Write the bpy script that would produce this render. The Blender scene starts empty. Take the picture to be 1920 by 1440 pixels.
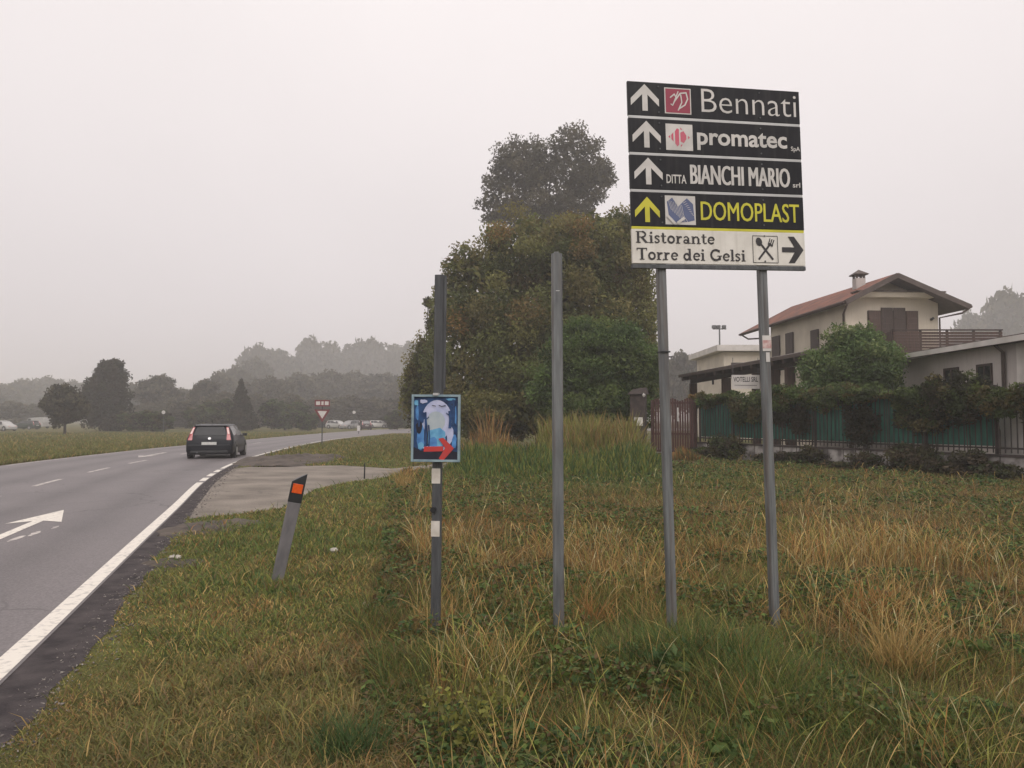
import bpy, math, random
import numpy as np
from mathutils import Vector, Matrix
R = math.radians
rng = np.random.default_rng(7)
random.seed(7)
scene = bpy.context.scene
col = scene.collection

# ------------------------------------------------------------------ camera, sky, sun, exposure
CAM_H, PITCH, F = 1.62, 2.66, 1440.0
cam_d = bpy.data.cameras.new("camera")
cam_d.sensor_width = 36.0
cam_d.lens = 36.0 * F / 1920.0
cam_d.clip_start = 0.05
cam_d.clip_end = 6000
cam = bpy.data.objects.new("camera", cam_d)
cam.location = (0, 0, CAM_H)
cam.rotation_euler = (R(90 + PITCH), 0, 0)
col.objects.link(cam)
scene.camera = cam

SUN_EL, SUN_AZ = R(46), R(160)
world = bpy.data.worlds.new("World")
scene.world = world
world.use_nodes = True
wn, wl = world.node_tree.nodes, world.node_tree.links
bg = wn["Background"]
sky = wn.new("ShaderNodeTexSky")
sky.sky_type = 'NISHITA'
sky.sun_disc = False
sky.sun_elevation = SUN_EL
sky.sun_rotation = SUN_AZ
sky.dust_density = 6
tc = wn.new("ShaderNodeTexCoord")
sx = wn.new("ShaderNodeSeparateXYZ")
wl.new(tc.outputs["Generated"], sx.inputs[0])
ramp = wn.new("ShaderNodeValToRGB")
ramp.color_ramp.elements[0].position = 0.0
ramp.color_ramp.elements[0].color = (0.56, 0.515, 0.52, 1)
ramp.color_ramp.elements[1].position = 1.0
ramp.color_ramp.elements[1].color = (0.90, 0.845, 0.83, 1)
e = ramp.color_ramp.elements.new(0.16); e.color = (0.60, 0.555, 0.56, 1)
e = ramp.color_ramp.elements.new(0.45); e.color = (0.70, 0.65, 0.645, 1)
wl.new(sx.outputs[2], ramp.inputs[0])
# faint unevenness of the cloud layer
cn = wn.new("ShaderNodeTexNoise"); cn.inputs["Scale"].default_value = 1.6; cn.inputs["Detail"].default_value = 3
wl.new(tc.outputs["Generated"], cn.inputs["Vector"])
cr = wn.new("ShaderNodeMapRange")
cr.inputs["From Min"].default_value = 0.3; cr.inputs["From Max"].default_value = 0.7
cr.inputs["To Min"].default_value = 13.0; cr.inputs["To Max"].default_value = 14.4
wl.new(cn.outputs[0], cr.inputs[0])
mul = wn.new("ShaderNodeVectorMath"); mul.operation = 'SCALE'
wl.new(ramp.outputs[0], mul.inputs[0]); wl.new(cr.outputs[0], mul.inputs["Scale"])
hsv = wn.new("ShaderNodeHueSaturation"); hsv.inputs["Saturation"].default_value = 0.25
wl.new(sky.outputs[0], hsv.inputs["Color"])
mx = wn.new("ShaderNodeMix"); mx.data_type = 'RGBA'; mx.inputs["Factor"].default_value = 0.92
wl.new(hsv.outputs[0], mx.inputs[6]); wl.new(mul.outputs[0], mx.inputs[7])
wl.new(mx.outputs[2], bg.inputs[0])
bg.inputs[1].default_value = 0.1

sun_d = bpy.data.lights.new("sun", 'SUN')
sun_d.energy = 1.3
sun_d.angle = R(40)
sun_d.color = (1.0, 0.95, 0.9)
sun = bpy.data.objects.new("sun", sun_d)
sun.rotation_euler = (R(90) - SUN_EL, 0, R(180) - SUN_AZ)
sun.location = (20, 20, 60)
col.objects.link(sun)

vs = scene.view_settings
vs.view_transform = 'Standard'; vs.look = 'None'; vs.gamma = 1; vs.exposure = 0.07; vs.use_curve_mapping = False
scene.cycles.volume_bounces = 2
scene.cycles.max_bounces = 8
scene.cycles.transparent_max_bounces = 8

# ------------------------------------------------------------------ helpers
cp, sp_ = math.cos(R(PITCH)), math.sin(R(PITCH))
def ray(px, py):
    x, y = (px - 960) / F, (720 - py) / F
    return (x, cp - y * sp_, sp_ + y * cp)
def at(px, py, Y):
    d = ray(px, py); k = Y / d[1]
    return Vector((d[0] * k, Y, CAM_H + d[2] * k))
def gr(px, py):
    d = ray(px, py); k = -CAM_H / d[2]
    return Vector((d[0] * k, d[1] * k, 0))

def noise_mat(name, c, rough=0.7, c2=None, scale=6.0, detail=4, metal=0.0, bump=0.0, bscale=None, spec=0.5, lo=0.35, hi=0.65, coat=0.0, stretch=None):
    m = bpy.data.materials.new(name); m.use_nodes = True
    n, l = m.node_tree.nodes, m.node_tree.links
    b = n["Principled BSDF"]
    b.inputs["Roughness"].default_value = rough
    b.inputs["Metallic"].default_value = metal
    b.inputs["Specular IOR Level"].default_value = spec
    b.inputs["Coat Weight"].default_value = coat
    if c2 is None: c2 = tuple(v * 0.8 for v in c)
    t = n.new("ShaderNodeTexCoord")
    vec = t.outputs["Object"]
    if stretch:
        mp = n.new("ShaderNodeMapping"); mp.inputs["Scale"].default_value = stretch
        l.new(vec, mp.inputs[0]); vec = mp.outputs[0]
    nz = n.new("ShaderNodeTexNoise"); nz.inputs["Scale"].default_value = scale; nz.inputs["Detail"].default_value = detail
    l.new(vec, nz.inputs["Vector"])
    r = n.new("ShaderNodeValToRGB")
    r.color_ramp.elements[0].position = lo; r.color_ramp.elements[0].color = (*c2, 1)
    r.color_ramp.elements[1].position = hi; r.color_ramp.elements[1].color = (*c, 1)
    l.new(nz.outputs[0], r.inputs[0]); l.new(r.outputs[0], b.inputs["Base Color"])
    if bump:
        bz = n.new("ShaderNodeTexNoise"); bz.inputs["Scale"].default_value = bscale or scale * 3; bz.inputs["Detail"].default_value = 5
        l.new(vec, bz.inputs["Vector"])
        bm = n.new("ShaderNodeBump"); bm.inputs["Strength"].default_value = bump; bm.inputs["Distance"].default_value = 0.02
        l.new(bz.outputs[0], bm.inputs["Height"]); l.new(bm.outputs[0], b.inputs["Normal"])
    return m

def leaf_mat(name, rough=0.6, trans=0.4):
    m = bpy.data.materials.new(name); m.use_nodes = True
    n, l = m.node_tree.nodes, m.node_tree.links
    b = n["Principled BSDF"]; out = n["Material Output"]
    a = n.new("ShaderNodeAttribute"); a.attribute_name = "tint"
    nz = n.new("ShaderNodeTexNoise"); nz.inputs["Scale"].default_value = 9
    hs = n.new("ShaderNodeHueSaturation")
    mr = n.new("ShaderNodeMapRange"); mr.inputs["To Min"].default_value = 0.8; mr.inputs["To Max"].default_value = 1.2
    l.new(nz.outputs[0], mr.inputs[0]); l.new(mr.outputs[0], hs.inputs["Value"]); l.new(a.outputs["Color"], hs.inputs["Color"])
    l.new(hs.outputs[0], b.inputs["Base Color"])
    b.inputs["Roughness"].default_value = rough
    b.inputs["Specular IOR Level"].default_value = 0.2
    t = n.new("ShaderNodeBsdfTranslucent"); l.new(hs.outputs[0], t.inputs[0])
    mix = n.new("ShaderNodeMixShader"); mix.inputs[0].default_value = trans
    l.new(b.outputs[0], mix.inputs[1]); l.new(t.outputs[0], mix.inputs[2]); l.new(mix.outputs[0], out.inputs[0])
    return m

def setp(o, label=None, cat=None, group=None, kind=None):
    if label: o["label"] = label
    if cat: o["category"] = cat
    if group: o["group"] = group
    if kind: o["kind"] = kind
    return o
def thing(name, label, cat, loc, rot=(0, 0, 0), group=None):
    o = bpy.data.objects.new(name, None); o.location = loc; o.rotation_euler = rot
    o.empty_display_size = 0.2
    col.objects.link(o)
    return setp(o, label, cat, group)

class MB:
    """collects faces; build() links them as ONE mesh object"""
    def __init__(s): s.v, s.f, s.m, s.sm = [], [], [], []
    def add(s, vs_, fs, mi=0, smooth=False):
        k = len(s.v); s.v += [tuple(v) for v in vs_]
        for f in fs: s.f.append([i + k for i in f]); s.m.append(mi); s.sm.append(smooth)
        return s
    def box(s, x0, x1, y0, y1, z0, z1, mi=0):
        return s.add([(x0,y0,z0),(x1,y0,z0),(x1,y1,z0),(x0,y1,z0),(x0,y0,z1),(x1,y0,z1),(x1,y1,z1),(x0,y1,z1)],
                     [(0,3,2,1),(4,5,6,7),(0,1,5,4),(1,2,6,5),(2,3,7,6),(3,0,4,7)], mi)
    def prism(s, pts, z0, z1, mi=0):
        n = len(pts)
        vs_ = [(p[0], p[1], z0) for p in pts] + [(p[0], p[1], z1) for p in pts]
        return s.add(vs_, [tuple(range(n))[::-1], tuple(range(n, 2*n))] + [(i, (i+1) % n, n+(i+1) % n, n+i) for i in range(n)], mi)
    def yprism(s, pts, y0, y1, mi=0):
        """outline in x,z (counter-clockwise seen from -y), thickness along y, front at y0"""
        n = len(pts)
        vs_ = [(p[0], y0, p[1]) for p in pts] + [(p[0], y1, p[1]) for p in pts]
        return s.add(vs_, [tuple(range(n)), tuple(range(n, 2*n))[::-1]] + [((i+1) % n, i, n+i, n+(i+1) % n) for i in range(n)], mi)
    def hexa(s, b, t, mi=0):
        return s.add(list(b) + list(t), [(0,3,2,1),(4,5,6,7),(0,1,5,4),(1,2,6,5),(2,3,7,6),(3,0,4,7)], mi)
    def beam(s, p0, p1, w, h, mi=0, up=(0, 0, 1)):
        p0, p1 = Vector(p0), Vector(p1); d = (p1 - p0).normalized(); u = Vector(up)
        if abs(d.dot(u)) > .98: u = Vector((0, 1, 0))
        a = d.cross(u).normalized() * w / 2; c = a.cross(d).normalized() * h / 2
        q = [(-a-c), (a-c), (a+c), (-a+c)]
        return s.hexa([p0 + i for i in q], [p1 + i for i in q], mi)
    def tube(s, pts, rad, n=8, mi=0, cap=True):
        pts = [Vector(p) for p in pts]
        if not isinstance(rad, (list, tuple)): rad = [rad] * len(pts)
        vs_, k = [], len(pts)
        for i, p in enumerate(pts):
            d = (pts[min(i+1, k-1)] - pts[max(i-1, 0)]).normalized()
            u = Vector((0, 0, 1)) if abs(d.z) < .9 else Vector((0, 1, 0))
            a = d.cross(u).normalized(); c = a.cross(d)
            for j in range(n):
                t = 2*math.pi*j/n; vs_.append(p + (a*math.cos(t) + c*math.sin(t)) * rad[i])
        fs = [(i*n+j, i*n+(j+1) % n, (i+1)*n+(j+1) % n, (i+1)*n+j) for i in range(k-1) for j in range(n)]
        s.add(vs_, fs, mi, True)
        if cap: s.add(vs_[:n], [tuple(range(n))], mi); s.add(vs_[-n:], [tuple(range(n))[::-1]], mi)
        return s
    def disc(s, c, r, axis, th, n=24, mi=0):
        c = Vector(c); ax = Vector(axis).normalized()
        return s.tube([c - ax*th/2, c + ax*th/2], r, n, mi)
    def build(s, name, mats, parent=None, org=(0, 0, 0), bevel=0.0):
        me = bpy.data.meshes.new(name)
        o_ = Vector(org)
        me.from_pydata([tuple(Vector(v) - o_) for v in s.v], [], s.f)
        mats = mats if isinstance(mats, (list, tuple)) else [mats]
        for m in mats: me.materials.append(m)
        me.polygons.foreach_set("material_index", s.m)
        me.polygons.foreach_set("use_smooth", s.sm)
        me.update()
        o = bpy.data.objects.new(name, me); col.objects.link(o)
        if parent: o.parent = parent
        if bevel:
            md = o.modifiers.new("bevel", 'BEVEL'); md.width = bevel; md.segments = 2; md.limit_method = 'ANGLE'; md.angle_limit = R(40)
        return o

def mesh_np(name, V, faces4, faces3, tint, mat, parent=None):
    """fast mesh from arrays: V (n,3), faces4 (a,4), faces3 (b,3), tint (n,3)"""
    me = bpy.data.meshes.new(name)
    a, b = len(faces4), len(faces3)
    me.vertices.add(len(V)); me.vertices.foreach_set("co", V.astype(np.float32).ravel())
    idx = np.concatenate([faces4.ravel(), faces3.ravel()]).astype(np.int32)
    me.loops.add(len(idx)); me.loops.foreach_set("vertex_index", idx)
    me.polygons.add(a + b)
    st = np.concatenate([np.arange(a) * 4, a * 4 + np.arange(b) * 3]).astype(np.int32)
    me.polygons.foreach_set("loop_start", st)
    ca = me.attributes.new("tint", 'FLOAT_COLOR', 'POINT')
    ca.data.foreach_set("color", np.concatenate([tint, np.ones((len(tint), 1))], 1).astype(np.float32).ravel())
    me.materials.append(mat)
    me.update(); me.validate()
    o = bpy.data.objects.new(name, me); col.objects.link(o)
    if parent: o.parent = parent
    return o
NO4, NO3 = np.zeros((0, 4), int), np.zeros((0, 3), int)

def vnoise(x, y, s, seed=0):
    """smooth value noise in 0..1"""
    x = np.asarray(x) / s + 1000 + seed * 17.3; y = np.asarray(y) / s + 1000 + seed * 9.1
    xi, yi = np.floor(x).astype(np.int64), np.floor(y).astype(np.int64)
    fx, fy = x - xi, y - yi; fx = fx*fx*(3-2*fx); fy = fy*fy*(3-2*fy)
    def h(a, b):
        k = (a * 374761393 + b * 668265263 + seed * 1274126177) & 0x7fffffff
        k = ((k ^ (k >> 13)) * 1103515245) & 0x7fffffff
        return ((k ^ (k >> 16)) & 0xffff) / 65535.0
    return (h(xi, yi)*(1-fx) + h(xi+1, yi)*fx)*(1-fy) + (h(xi, yi+1)*(1-fx) + h(xi+1, yi+1)*fx)*fy

# ------------------------------------------------------------------ materials
M = {}
M['galv'] = noise_mat("galvanised steel", (0.19, 0.20, 0.205), 0.5, (0.11, 0.115, 0.12), 3, metal=0.25, bump=0.05, bscale=60, stretch=(8, 8, 1))
def streaks(m, c, amt):
    n, l = m.node_tree.nodes, m.node_tree.links; b = n["Principled BSDF"]; src = b.inputs["Base Color"].links[0].from_socket
    t = n.new("ShaderNodeTexCoord"); mp = n.new("ShaderNodeMapping"); mp.inputs["Scale"].default_value = (26, 26, 1.3); l.new(t.outputs["Object"], mp.inputs[0])
    z = n.new("ShaderNodeTexNoise"); z.inputs["Scale"].default_value = 1; z.inputs["Detail"].default_value = 6; l.new(mp.outputs[0], z.inputs["Vector"])
    r = n.new("ShaderNodeMapRange"); r.inputs[1].default_value = .52; r.inputs[2].default_value = .74; r.inputs[4].default_value = amt; l.new(z.outputs[0], r.inputs[0])
    x = n.new("ShaderNodeMix"); x.data_type = 'RGBA'; x.inputs[7].default_value = (*c, 1); l.new(r.outputs[0], x.inputs[0]); l.new(src, x.inputs[6]); l.new(x.outputs[2], b.inputs["Base Color"])
streaks(M['galv'], (.12, .085, .065), .7)
M['galv_dark'] = noise_mat("weathered steel", (0.10, 0.105, 0.11), 0.6, (0.06, 0.062, 0.068), 4, metal=0.2, stretch=(8, 8, 1))
M['alu'] = noise_mat("aluminium", (0.5, 0.5, 0.5), 0.45, (0.4, 0.4, 0.4), 5, metal=0.3)
M['black_film'] = noise_mat("black sign film", (0.014, 0.014, 0.018), 0.38, (0.009, 0.009, 0.012), 12, spec=0.22)
M['white_film'] = noise_mat("white sign film", (0.62, 0.59, 0.57), 0.5, (0.5, 0.48, 0.46), 9)
M['cream_film'] = noise_mat("cream sign film", (0.72, 0.69, 0.64), 0.5, (0.62, 0.59, 0.54), 7)
M['yellow_film'] = noise_mat("yellow sign film", (0.60, 0.56, 0.035), 0.5, (0.5, 0.46, 0.03), 9)
streaks(M['cream_film'], (.42, .39, .34), .35); streaks(M['black_film'], (.045, .042, .042), .5)
M['red_film'] = noise_mat("crimson sign film", (0.30, 0.025, 0.06), 0.5, (0.25, 0.02, 0.05), 9)
M['pink_film'] = noise_mat("pink sign film", (0.55, 0.07, 0.13), 0.5, (0.5, 0.12, 0.17), 9)
M['blue_film'] = noise_mat("slate blue sign film", (0.10, 0.125, 0.24), 0.5, (0.08, 0.1, 0.2), 9)
M['dark_film'] = noise_mat("charcoal sign film", (0.03, 0.026, 0.03), 0.5, (0.02, 0.018, 0.02), 9)
M['plastic_grey'] = noise_mat("grey plastic", (0.17, 0.16, 0.165), 0.6, (0.11, 0.105, 0.11), 5, stretch=(3, 3, 1))
M['plastic_black'] = noise_mat("black plastic", (0.018, 0.02, 0.024), 0.45, (0.012, 0.013, 0.015), 8)
M['orange'] = noise_mat("orange reflector", (0.72, 0.105, 0.012), 0.3, (0.62, 0.075, 0.01), 40)
M['white_tape'] = noise_mat("reflective tape", (0.66, 0.62, 0.57), 0.4, (0.52, 0.48, 0.42), 14)
M['asphalt'] = noise_mat("asphalt", (0.160, 0.141, 0.142), 0.6, (0.130, 0.115, 0.117), 0.35, detail=8, bump=0.25, bscale=90, spec=0.45, lo=0.3, hi=0.7)
def asphalt_detail(m):
    n, l = m.node_tree.nodes, m.node_tree.links; b = n["Principled BSDF"]
    src = b.inputs["Base Color"].links[0].from_socket
    t = n.new("ShaderNodeTexCoord")
    sp = n.new("ShaderNodeTexNoise"); sp.inputs["Scale"].default_value = 45; sp.inputs["Detail"].default_value = 6; l.new(t.outputs["Object"], sp.inputs["Vector"])
    r1 = n.new("ShaderNodeMapRange"); r1.inputs[1].default_value = .35; r1.inputs[2].default_value = .65; r1.inputs[3].default_value = .78; r1.inputs[4].default_value = 1.2; l.new(sp.outputs[0], r1.inputs[0])
    a = n.new("ShaderNodeAttribute"); a.attribute_name = "wear"
    nz = n.new("ShaderNodeTexNoise"); nz.inputs["Scale"].default_value = .7; nz.inputs["Detail"].default_value = 7; l.new(t.outputs["Object"], nz.inputs["Vector"])
    wm = n.new("ShaderNodeMath"); wm.operation = 'MULTIPLY'; l.new(a.outputs["Fac"], wm.inputs[0]); l.new(nz.outputs[0], wm.inputs[1])
    r2 = n.new("ShaderNodeMapRange"); r2.inputs[1].default_value = 0; r2.inputs[2].default_value = .6; r2.inputs[3].default_value = 1.06; r2.inputs[4].default_value = .74; l.new(wm.outputs[0], r2.inputs[0])
    wv = n.new("ShaderNodeTexNoise"); wv.inputs["Scale"].default_value = .8; wv.inputs["Detail"].default_value = 4; l.new(t.outputs["Object"], wv.inputs["Vector"])
    mxv = n.new("ShaderNodeMix"); mxv.data_type = 'VECTOR'; mxv.inputs[0].default_value = .55; l.new(t.outputs["Object"], mxv.inputs[4]); l.new(wv.outputs["Color"], mxv.inputs[5])
    vo = n.new("ShaderNodeTexVoronoi"); vo.feature = 'DISTANCE_TO_EDGE'; vo.inputs["Scale"].default_value = .75; l.new(mxv.outputs[1], vo.inputs["Vector"])
    r3 = n.new("ShaderNodeMapRange"); r3.inputs[1].default_value = 0; r3.inputs[2].default_value = .012; r3.inputs[3].default_value = .62; r3.inputs[4].default_value = 1; l.new(vo.outputs[0], r3.inputs[0])
    cz = n.new("ShaderNodeTexNoise"); cz.inputs["Scale"].default_value = .16; l.new(t.outputs["Object"], cz.inputs["Vector"])
    r4 = n.new("ShaderNodeMapRange"); r4.inputs[1].default_value = .46; r4.inputs[2].default_value = .56; l.new(cz.outputs[0], r4.inputs[0])
    cm = n.new("ShaderNodeMix"); cm.inputs[2].default_value = 1.0; l.new(r4.outputs[0], cm.inputs[0]); l.new(r3.outputs[0], cm.inputs[3])
    m1 = n.new("ShaderNodeMath"); m1.operation = 'MULTIPLY'; l.new(r1.outputs[0], m1.inputs[0]); l.new(r2.outputs[0], m1.inputs[1])
    m2 = n.new("ShaderNodeMath"); m2.operation = 'MULTIPLY'; l.new(m1.outputs[0], m2.inputs[0]); l.new(cm.outputs[0], m2.inputs[1])
    v = n.new("ShaderNodeVectorMath"); v.operation = 'SCALE'; l.new(src, v.inputs[0]); l.new(m2.outputs[0], v.inputs["Scale"]); l.new(v.outputs[0], b.inputs["Base Color"])
asphalt_detail(M['asphalt'])
M['asphalt_dark'] = noise_mat("dark asphalt", (0.080, 0.068, 0.068), 0.9, (0.040, 0.034, 0.036), 5, detail=10, spec=0.15, bump=0.8, bscale=60)
M['concrete'] = noise_mat("pale concrete", (0.225, 0.192, 0.160), 0.9, (0.125, 0.105, 0.086), 0.8, detail=8, bump=0.3, bscale=30)
M['paint'] = noise_mat("road paint", (0.70, 0.65, 0.58), 0.65, (0.36, 0.33, 0.31), 16, detail=10, lo=0.26, hi=0.48)
M['paint_worn'] = noise_mat("worn road paint", (0.55, 0.50, 0.46), 0.6, (0.24, 0.21, 0.205), 5, detail=8, lo=0.38, hi=0.6)
M['dirt'] = noise_mat("bare earth", (0.10, 0.078, 0.062), 0.95, (0.05, 0.04, 0.034), 2.5, detail=8, bump=0.8, bscale=12)
M['wall_cream'] = noise_mat("cream plaster", (0.62, 0.555, 0.46), 0.9, (0.50, 0.445, 0.37), 0.8, detail=6)
M['wall_grey'] = noise_mat("pale grey plaster", (0.52, 0.475, 0.45), 0.9, (0.43, 0.39, 0.37), 0.7, detail=6)
M['wall_white'] = noise_mat("white plaster", (0.66, 0.62, 0.59), 0.9, (0.5, 0.47, 0.44), 1.2, detail=6)
streaks(M['wall_cream'], (.36, .31, .25), .35); streaks(M['wall_grey'], (.27, .245, .23), .4)
M['wood_dark'] = noise_mat("dark brown wood", (0.055, 0.034, 0.027), 0.7, (0.035, 0.022, 0.018), 3, stretch=(6, 6, .6))
M['wood_brown'] = noise_mat("brown wood", (0.085, 0.048, 0.036), 0.7, (0.05, 0.03, 0.024), 3, stretch=(6, 6, .6))
M['eave'] = noise_mat("weathered eave board", (0.10, 0.075, 0.065), 0.8, (0.07, 0.052, 0.046), 3)
M['gate_red'] = noise_mat("red brown gate paint", (0.085, 0.030, 0.026), 0.6, (0.05, 0.02, 0.018), 4, stretch=(6, 6, .7))
M['fence_metal'] = noise_mat("brown fence paint", (0.04, 0.026, 0.024), 0.6, (0.025, 0.018, 0.018), 5)
M['screen'] = noise_mat("green screen fabric", (0.024, 0.145, 0.105), 0.85, (0.014, 0.075, 0.058), 2.5, detail=6, stretch=(4, 4, .5))
M['stone_brown'] = noise_mat("brown stone", (0.060, 0.044, 0.040), 0.9, (0.034, 0.026, 0.024), 5, detail=6, bump=0.6)
M['glass_dark'] = noise_mat("dark glass", (0.02, 0.022, 0.025), 0.06, (0.015, 0.016, 0.018), 2, spec=0.8)
M['bark'] = noise_mat("bark", (0.07, 0.055, 0.045), 0.95, (0.035, 0.028, 0.024), 6, bump=0.8, stretch=(3, 3, .6))
M['rubber'] = noise_mat("tyre rubber", (0.02, 0.019, 0.019), 0.85, (0.014, 0.013, 0.013), 8)
M['alloy'] = noise_mat("wheel alloy", (0.42, 0.42, 0.43), 0.35, (0.3, 0.3, 0.31), 8, metal=0.6)
M['tail_red'] = noise_mat("tail light lens", (0.42, 0.06, 0.06), 0.15, (0.3, 0.03, 0.035), 6, spec=0.8)
M['tail_pale'] = noise_mat("pale lamp lens", (0.75, 0.55, 0.52), 0.15, (0.65, 0.42, 0.4), 6, spec=0.8)
M['chrome'] = noise_mat("chrome", (0.6, 0.6, 0.6), 0.2, (0.5, 0.5, 0.5), 8, metal=0.8)
M['plate'] = noise_mat("plate white", (0.62, 0.62, 0.60), 0.5, (0.5, 0.5, 0.48), 20)
M['sign_red'] = noise_mat("sign red", (0.20, 0.04, 0.045), 0.5, (0.15, 0.03, 0.035), 6)
M['stone'] = noise_mat("pale stone", (0.52, 0.48, 0.42), 0.9, (0.35, 0.32, 0.28), 18, bump=0.6)
M['leaf'] = leaf_mat("foliage")
M['grass'] = leaf_mat("grass blades", 0.65, 0.3)

def tile_mat():
    m = noise_mat("terracotta roof tiles", (0.25, 0.098, 0.062), 0.85, (0.13, 0.06, 0.046), 1.3, detail=8)
    n, l = m.node_tree.nodes, m.node_tree.links
    t = n.new("ShaderNodeTexCoord")
    w = n.new("ShaderNodeTexWave"); w.bands_direction = 'Y'; w.inputs["Scale"].default_value = 1.6; w.inputs["Distortion"].default_value = 0.4
    l.new(t.outputs["Object"], w.inputs["Vector"])
    b = n.new("ShaderNodeBump"); b.inputs["Distance"].default_value = 0.06; b.inputs["Strength"].default_value = 0.8
    l.new(w.outputs[0], b.inputs["Height"]); l.new(b.outputs[0], n["Principled BSDF"].inputs["Normal"])
    return m
M['tiles'] = tile_mat()

def ground_mat():
    m = bpy.data.materials.new("rough ground"); m.use_nodes = True
    n, l = m.node_tree.nodes, m.node_tree.links
    b = n["Principled BSDF"]; b.inputs["Roughness"].default_value = 0.95; b.inputs["Specular IOR Level"].default_value = 0.1
    t = n.new("ShaderNodeTexCoord")
    def nz(s, d):
        x = n.new("ShaderNodeTexNoise"); x.inputs["Scale"].default_value = s; x.inputs["Detail"].default_value = d
        l.new(t.outputs["Object"], x.inputs["Vector"]); return x
    def rp(src, stops):
        r = n.new("ShaderNodeValToRGB"); el = r.color_ramp.elements
        el[0].position, el[0].color = stops[0][0], (*stops[0][1], 1)
        el[1].position, el[1].color = stops[-1][0], (*stops[-1][1], 1)
        for p, c in stops[1:-1]:
            e = el.new(p); e.color = (*c, 1)
        l.new(src.outputs[0], r.inputs[0]); return r
    big = rp(nz(0.09, 5), [(0.36, (0.075, 0.085, 0.026)), (0.48, (0.115, 0.112, 0.042)), (0.58, (0.13, 0.105, 0.046)), (0.68, (0.085, 0.088, 0.032))])
    fine = rp(nz(3.0, 10), [(0.3, (0.45, 0.45, 0.45)), (0.7, (1.35, 1.3, 1.2))])
    mm = n.new("ShaderNodeMix"); mm.data_type = 'RGBA'; mm.blend_type = 'MULTIPLY'; mm.inputs["Factor"].default_value = 1
    l.new(big.outputs[0], mm.inputs[6]); l.new(fine.outputs[0], mm.inputs[7])
    l.new(mm.outputs[2], b.inputs["Base Color"])
    bp = n.new("ShaderNodeBump"); bp.inputs["Strength"].default_value = 0.9; bp.inputs["Distance"].default_value = 0.08
    l.new(nz(8, 8).outputs[0], bp.inputs["Height"]); l.new(bp.outputs[0], b.inputs["Normal"])
    return m
M['ground'] = ground_mat()

# ------------------------------------------------------------------ ground, road, driveway, markings
g = MB(); S = 1500
g.add([(-S, -S, 0), (S, -S, 0), (S, S, 0), (-S, S, 0)], [(0, 1, 2, 3)])
setp(g.build("ground", M['ground']), "rough grassy ground reaching to the misty horizon", "ground", kind='structure')

NEAR = [(-0.5, -3.6), (-1.78, 0.5), (-3.24, 5.15), (-4.78, 10), (-6.2, 14.5), (-7.9, 19.8), (-9.35, 25), (-10.4, 29.5), (-11.4, 35), (-12.3, 41), (-13.4, 50), (-14.2, 58), (-14.6, 67), (-14.3, 78), (-12, 91), (-6, 100), (5, 108), (30, 116), (60, 118)]
FAR = [(-8.6, -6), (-9.9, -1.5), (-11.5, 4.5), (-13.2, 10.5), (-14.9, 16.5), (-16.3, 21.5), (-17.9, 26.9), (-18.8, 32), (-19.6, 38), (-20.3, 44), (-20.8, 52), (-21.3, 61), (-21.9, 72), (-22.4, 86), (-22.6, 104), (-21.8, 126), (-16, 136), (20, 142), (60, 144)]
def spline(pts, n=16):
    P = [Vector(p) for p in pts]; out = []
    for i in range(len(P) - 1):
        a, b, c, d = P[max(i-1, 0)], P[i], P[i+1], P[min(i+2, len(P)-1)]
        for k in range(n):
            t = k / n
            out.append(0.5*((2*b) + (c-a)*t + (2*a-5*b+4*c-d)*t*t + (3*b-a-3*c+d)*t**3))
    out.append(P[-1]); return out
NE, FE = spline(NEAR), spline(FAR)
def strip(a, b, z, name, mat, label, cat):
    m = MB()
    vs_ = [(p.x, p.y, z) for p in a] + [(p.x, p.y, z) for p in b]; n = len(a)
    m.add(vs_, [(i, i+1, n+i+1, n+i) for i in range(n-1)])
    return setp(m.build(name, mat), label, cat, kind='structure')
def off(line, d):
    out = []
    for i, p in enumerate(line):
        t = (line[min(i+1, len(line)-1)] - line[max(i-1, 0)]).normalized()
        out.append(Vector((p.x + t.y*d, p.y - t.x*d)))
    return out
rd_m = MB(); KL = 28; nn_ = len(NE); vv_, wear = [], []
for k in range(KL+1):
    f = k/KL
    for a, b in zip(NE, FE):
        p = a.lerp(b, f); vv_.append((p.x, p.y, .008)); d = f*7.8
        wear.append(sum(math.exp(-((d-c)/.38)**2) for c in (1.1, 2.75, 4.95, 6.6)))
rd_m.add(vv_, [(k*nn_+i, k*nn_+i+1, (k+1)*nn_+i+1, (k+1)*nn_+i) for k in range(KL) for i in range(nn_-1)])
rd_o = rd_m.build("road", M['asphalt'])
wa = rd_o.data.attributes.new("wear", 'FLOAT', 'POINT'); wa.data.foreach_set("value", wear)
setp(rd_o, "grey two lane asphalt road bending away to the right", "road", kind='structure')
sh = off(NE, 0.33)
for i, p in enumerate(sh):                    # crumbling outer edge
    w = vnoise(p.x*3, p.y*3, 1.0, 3) + .6*vnoise(p.x*9, p.y*9, 1.0, 6) - .8
    sh[i] = p + Vector((w*0.16, 0))
k20 = next(i for i, p in enumerate(NE) if p.y > 60)
strip(sh[:k20], off(NE, -0.02)[:k20], 0.004, "road_shoulder", M['asphalt_dark'], "narrow dark broken asphalt shoulder beside the white edge line", "road shoulder")

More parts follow.
